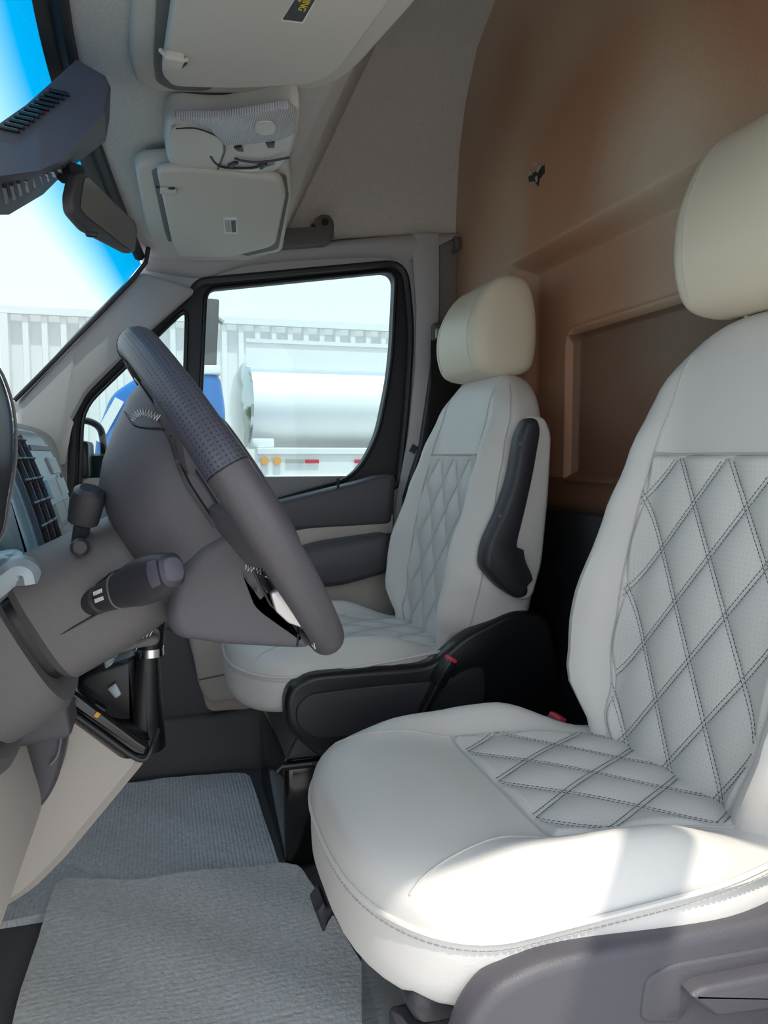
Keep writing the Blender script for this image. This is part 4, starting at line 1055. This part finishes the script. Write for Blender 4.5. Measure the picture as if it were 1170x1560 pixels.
# grab handle above the window
gh = thing('grab_handle', 'dark grey moulded grab handle above the far window', 'handle', P(465, 355, Y=2.05))
mesh('handle_bar', *prism(roundpoly([P(422, 352, Y=2.03), P(484, 348, Y=2.03), P(484, 330, Y=2.03), P(490, 325, Y=2.03), P(504, 326, Y=2.03), P(511, 338, Y=2.03), P(510, 362, Y=2.03), P(500, 371, Y=2.03), P(422, 376, Y=2.03)], .012, 4), (0, .05, 0), .012), M['mgrey'], gh)
a = P(495, 338, Y=2.028)
mesh('screw_hole', *tube([a, a + Vector((0, -.003, 0))], .009, 16), M['black'], gh)

#=================================================================== OUTSIDE
def Q(px, py, Y): return P(px, py, Y=Y)
# corrugated container
YCt = 16.0
x0, x1 = P(8, 600, Y=YCt).x, 8.5
zt, zb = P(330, 482, Y=YCt).z, -.4
ct = thing('shipping_container', 'long pale corrugated steel container behind the tank truck', 'container', (2.5, YCt + 1, -.65))
V, Fc = [], []; pitch = .34; n = int((x1 - x0) / pitch); xs = []
for i in range(n):
    xs += [(x0 + i * pitch, 0), (x0 + i * pitch + .10, 0), (x0 + i * pitch + .13, .24), (x0 + i * pitch + .29, .24)]
for z in (zb, zt - .12):
    for x, d in xs: V.append((x, YCt + d, z))
N = len(xs); Fc = [(i, i + 1, N + i + 1, N + i) for i in range(N - 1)]
mesh('corrugated_side', V, Fc, M['contain'], ct, smooth=False)
mesh('top_rail', *box(((x0 + x1) / 2, YCt, zt - .07), (x1 - x0 + .1, .12, .14)), M['contain'], ct, smooth=False)
mesh('bottom_rail', *box(((x0 + x1) / 2, YCt, zb), (x1 - x0 + .1, .12, .3)), M['contain'], ct, smooth=False)
mesh('container_body', *box(((x0 + x1) / 2, YCt + 1.3, (zt + zb) / 2), (x1 - x0 - .1, 2.3, zt - zb - .1)), M['contain'], ct, smooth=False)
mesh('corner_post', *box((x0 + .03, YCt - .02, (zt + zb) / 2 - .08), (.14, .12, zt - zb - .14)), M['contain'], ct, smooth=False)
# tank truck
TY = 10.0; tt = thing('tank_truck', 'white tank truck with amber lamps seen through the passenger window', 'truck', (2.6, TY + 1, -.65))
ztop, zbot = P(480, 545, Y=TY).z, P(480, 683, Y=TY).z; rz = (ztop - zbot) / 2; cz = (ztop + zbot) / 2; ry = 1.05; xl = P(386, 620, Y=TY).x
def ell_t(x, f): return [Vector((x, TY + ry - math.cos(2 * PI * k / 48) * ry * f, cz + math.sin(2 * PI * k / 48) * rz * f)) for k in range(48)]
mesh('tank_shell', *loft([ell_t(x, 1) for x in (xl, 3, 6, 9)]), M['steel'], tt, sharp=50)
mesh('tank_end', *loft([ell_t(xl + .01, 1.0), ell_t(xl - .03, 1.02), ell_t(xl - .06, .97), ell_t(xl - .14, .75), ell_t(xl - .18, .4), ell_t(xl - .19, .05)]), mat('mirror_steel', (.45, .50, .50), .12, metal=1), tt, label='mirror polished domed tank end')
rl = [Q(384, 518, TY - .0), Q(640, 528, TY), Q(640, 560, TY), Q(384, 548, TY)]
a, b = Q(374, 519, TY + .3), Q(374, 548, TY + .3)
mesh('walkway_side', *box((a.x + 4, TY + .3, (a.z + ztop) / 2 - .06), (8, .05, a.z - ztop + .12)), M['contain'], tt, smooth=False)
mesh('walkway_rail', *box((a.x + 4, TY + .28, a.z), (8, .06, .05)), M['twhite'], tt, smooth=False)
a, b = Q(392, 684, TY - .05), Q(392, 780, TY - .05)
mesh('frame_beam', *box((a.x + 4, TY + .1, (a.z + .42) / 2 + .02), (8, .3, a.z - .42)), M['twhite'], tt, smooth=False)
mesh('beam_flange', *box((a.x + 4, TY - .06, a.z - .03), (8, .06, .07)), M['twhite'], tt, smooth=False)
c = Q(404, 716, TY - .06)
mesh('bumper_panel', *box((c.x + 4, TY - .06, c.z - .35), (8, .03, .55), None, .01), M['contain'], tt, smooth=False)
mesh('step_box', *box(Q(400, 675, TY + .1), (.28, .2, .12), None, .02), M['twhite'], tt)
for px_ in (403, 422):
    c = Q(px_, 702, TY - .07); mesh('marker_lamp', *tube([c, c + Vector((0, -.04, 0))], .052, 16), M['amber'], tt)
for p0, p1, m_ in ((435, 464, 'grime'), (465, 486, 'redr'), (540, 557, 'redr'), (558, 586, 'grime')):
    a, b = Q(p0, 703, TY - .08), Q(p1, 703, TY - .08); mesh('reflector_strip', *box(((a.x + b.x) / 2, TY - .08, a.z), (b.x - a.x, .01, .05)), M[m_], tt, smooth=False)
for x in (3.4, 5.2):
    mesh('wheel', *tube([Vector((x, TY + .05, -.15)), Vector((x, TY + .4, -.15))], .5, 28), M['rubber'], tt)
# blue truck between container and tank truck
bt_ = thing('blue_truck', 'bright blue truck cab partly hidden behind the steering wheel', 'truck', Vector((-.6, 9.2, -.65)))
BY = 8.6
a, b = Q(150, 560, BY), Q(343, 560, BY)
hood = [Q(138, 760, BY), Q(146, 660, BY), Q(168, 600, BY), Q(210, 572, BY), Q(300, 562, BY), Q(336, 568, BY), Q(344, 620, BY), Q(346, 820, BY), Q(140, 820, BY)]
mesh('cab_body', *prism(roundpoly(hood, .12, 5), (0, 1.0, 0), .1), M['blue'], bt_)
mesh('hood_reflection', *prism(roundpoly([Q(232, 556, BY - .02), Q(336, 556, BY - .02), Q(338, 570, BY - .02), Q(228, 570, BY - .02)], .03, 3), (0, .9, 0), .02), M['white'], bt_)  # white slab stands in for the bright reflection on the hood top
mesh('exhaust_stack', *box(Q(322, 520, BY + .9), (.14, .14, 1.0), Matrix.Rotation(.06, 3, 'Y'), .02), M['mgrey'], bt_)
mesh('stack_cap', *tube([Q(326, 482, BY + .9), Q(340, 492, BY + .9)], .03, 8), M['grime'], bt_)
mesh('white_stripe', *box(Q(165, 640, BY - .01), (.10, .02, .5), Matrix.Rotation(.5, 3, 'Y')), M['white'], bt_, smooth=False)
for px_ in (180, 320):
    c = Q(px_, 850, BY); c.z = -.17; mesh('wheel', *tube([c, c + Vector((0, .3, 0))], .48, 28), M['rubber'], bt_)
# bent mirror arm just outside the door
ma = thing('side_mirror', 'black curved mirror arm outside the quarter window', 'mirror', Q(140, 650, 2.3))
mesh('mirror_arm', *tube(cat_open([Q(120, 640, 2.3), Q(136, 642, 2.3), Q(150, 650, 2.3), Q(156, 664, 2.3), Q(158, 690, 2.32)], 5), .010, 10), M['black'], ma)
mesh('mirror_bracket', *box(Q(122, 700, 2.22), (.06, .16, .10), None, .01), M['black'], ma)
mesh('mirror_head', *box(Q(150, 760, 2.32), (.10, .16, .26), None, .02), M['black'], ma)
# trees
def tree(label, x, y, h, w, seed, n=1500):
    rnd = random.Random(seed); t = thing('tree', label, 'tree', (x, y, -.65), 'trees beyond the yard')
    mesh('trunk', *tube([(x, y, -.65), (x + .1, y, h * .4), (x, y, h * .8)], [.22, .15, .05], 10), M['bark'], t)
    V, Fc = [], []
    cl = [(Vector((x + rnd.gauss(0, w * .4), y + rnd.gauss(0, w * .4), h * rnd.uniform(.25, .95))), rnd.uniform(.5, 1.0) * w * .4) for _ in range(16)]
    for i in range(n):
        c, r_ = rnd.choice(cl); p = c + Vector((rnd.gauss(0, 1), rnd.gauss(0, 1), rnd.gauss(0, .8))) * r_ * .6
        a = Vector((rnd.gauss(0, 1), rnd.gauss(0, 1), rnd.gauss(0, 1))).normalized(); b = a.orthogonal().normalized(); s = rnd.uniform(.06, .16); k = len(V)
        V += [p - a * s, p + b * s * .4, p + a * s, p - b * s * .4]; Fc.append((k, k + 1, k + 2, k + 3))
    mesh('foliage', V, Fc, M['leaf'], t, smooth=False, kind='stuff')
tree('tall grey green tree left of the container', -6.3, 24, 4.0, 1.6, 1); tree('low bushy tree far left behind the windscreen', -12.5, 30, 4.0, 3, 2)
def bush(label, x, y, h, w, seed): tree(label, x, y, h, w, seed, 900)
bush('low bright bush behind the blue truck', -2.6, 12.2, 1.3, .9, 5)
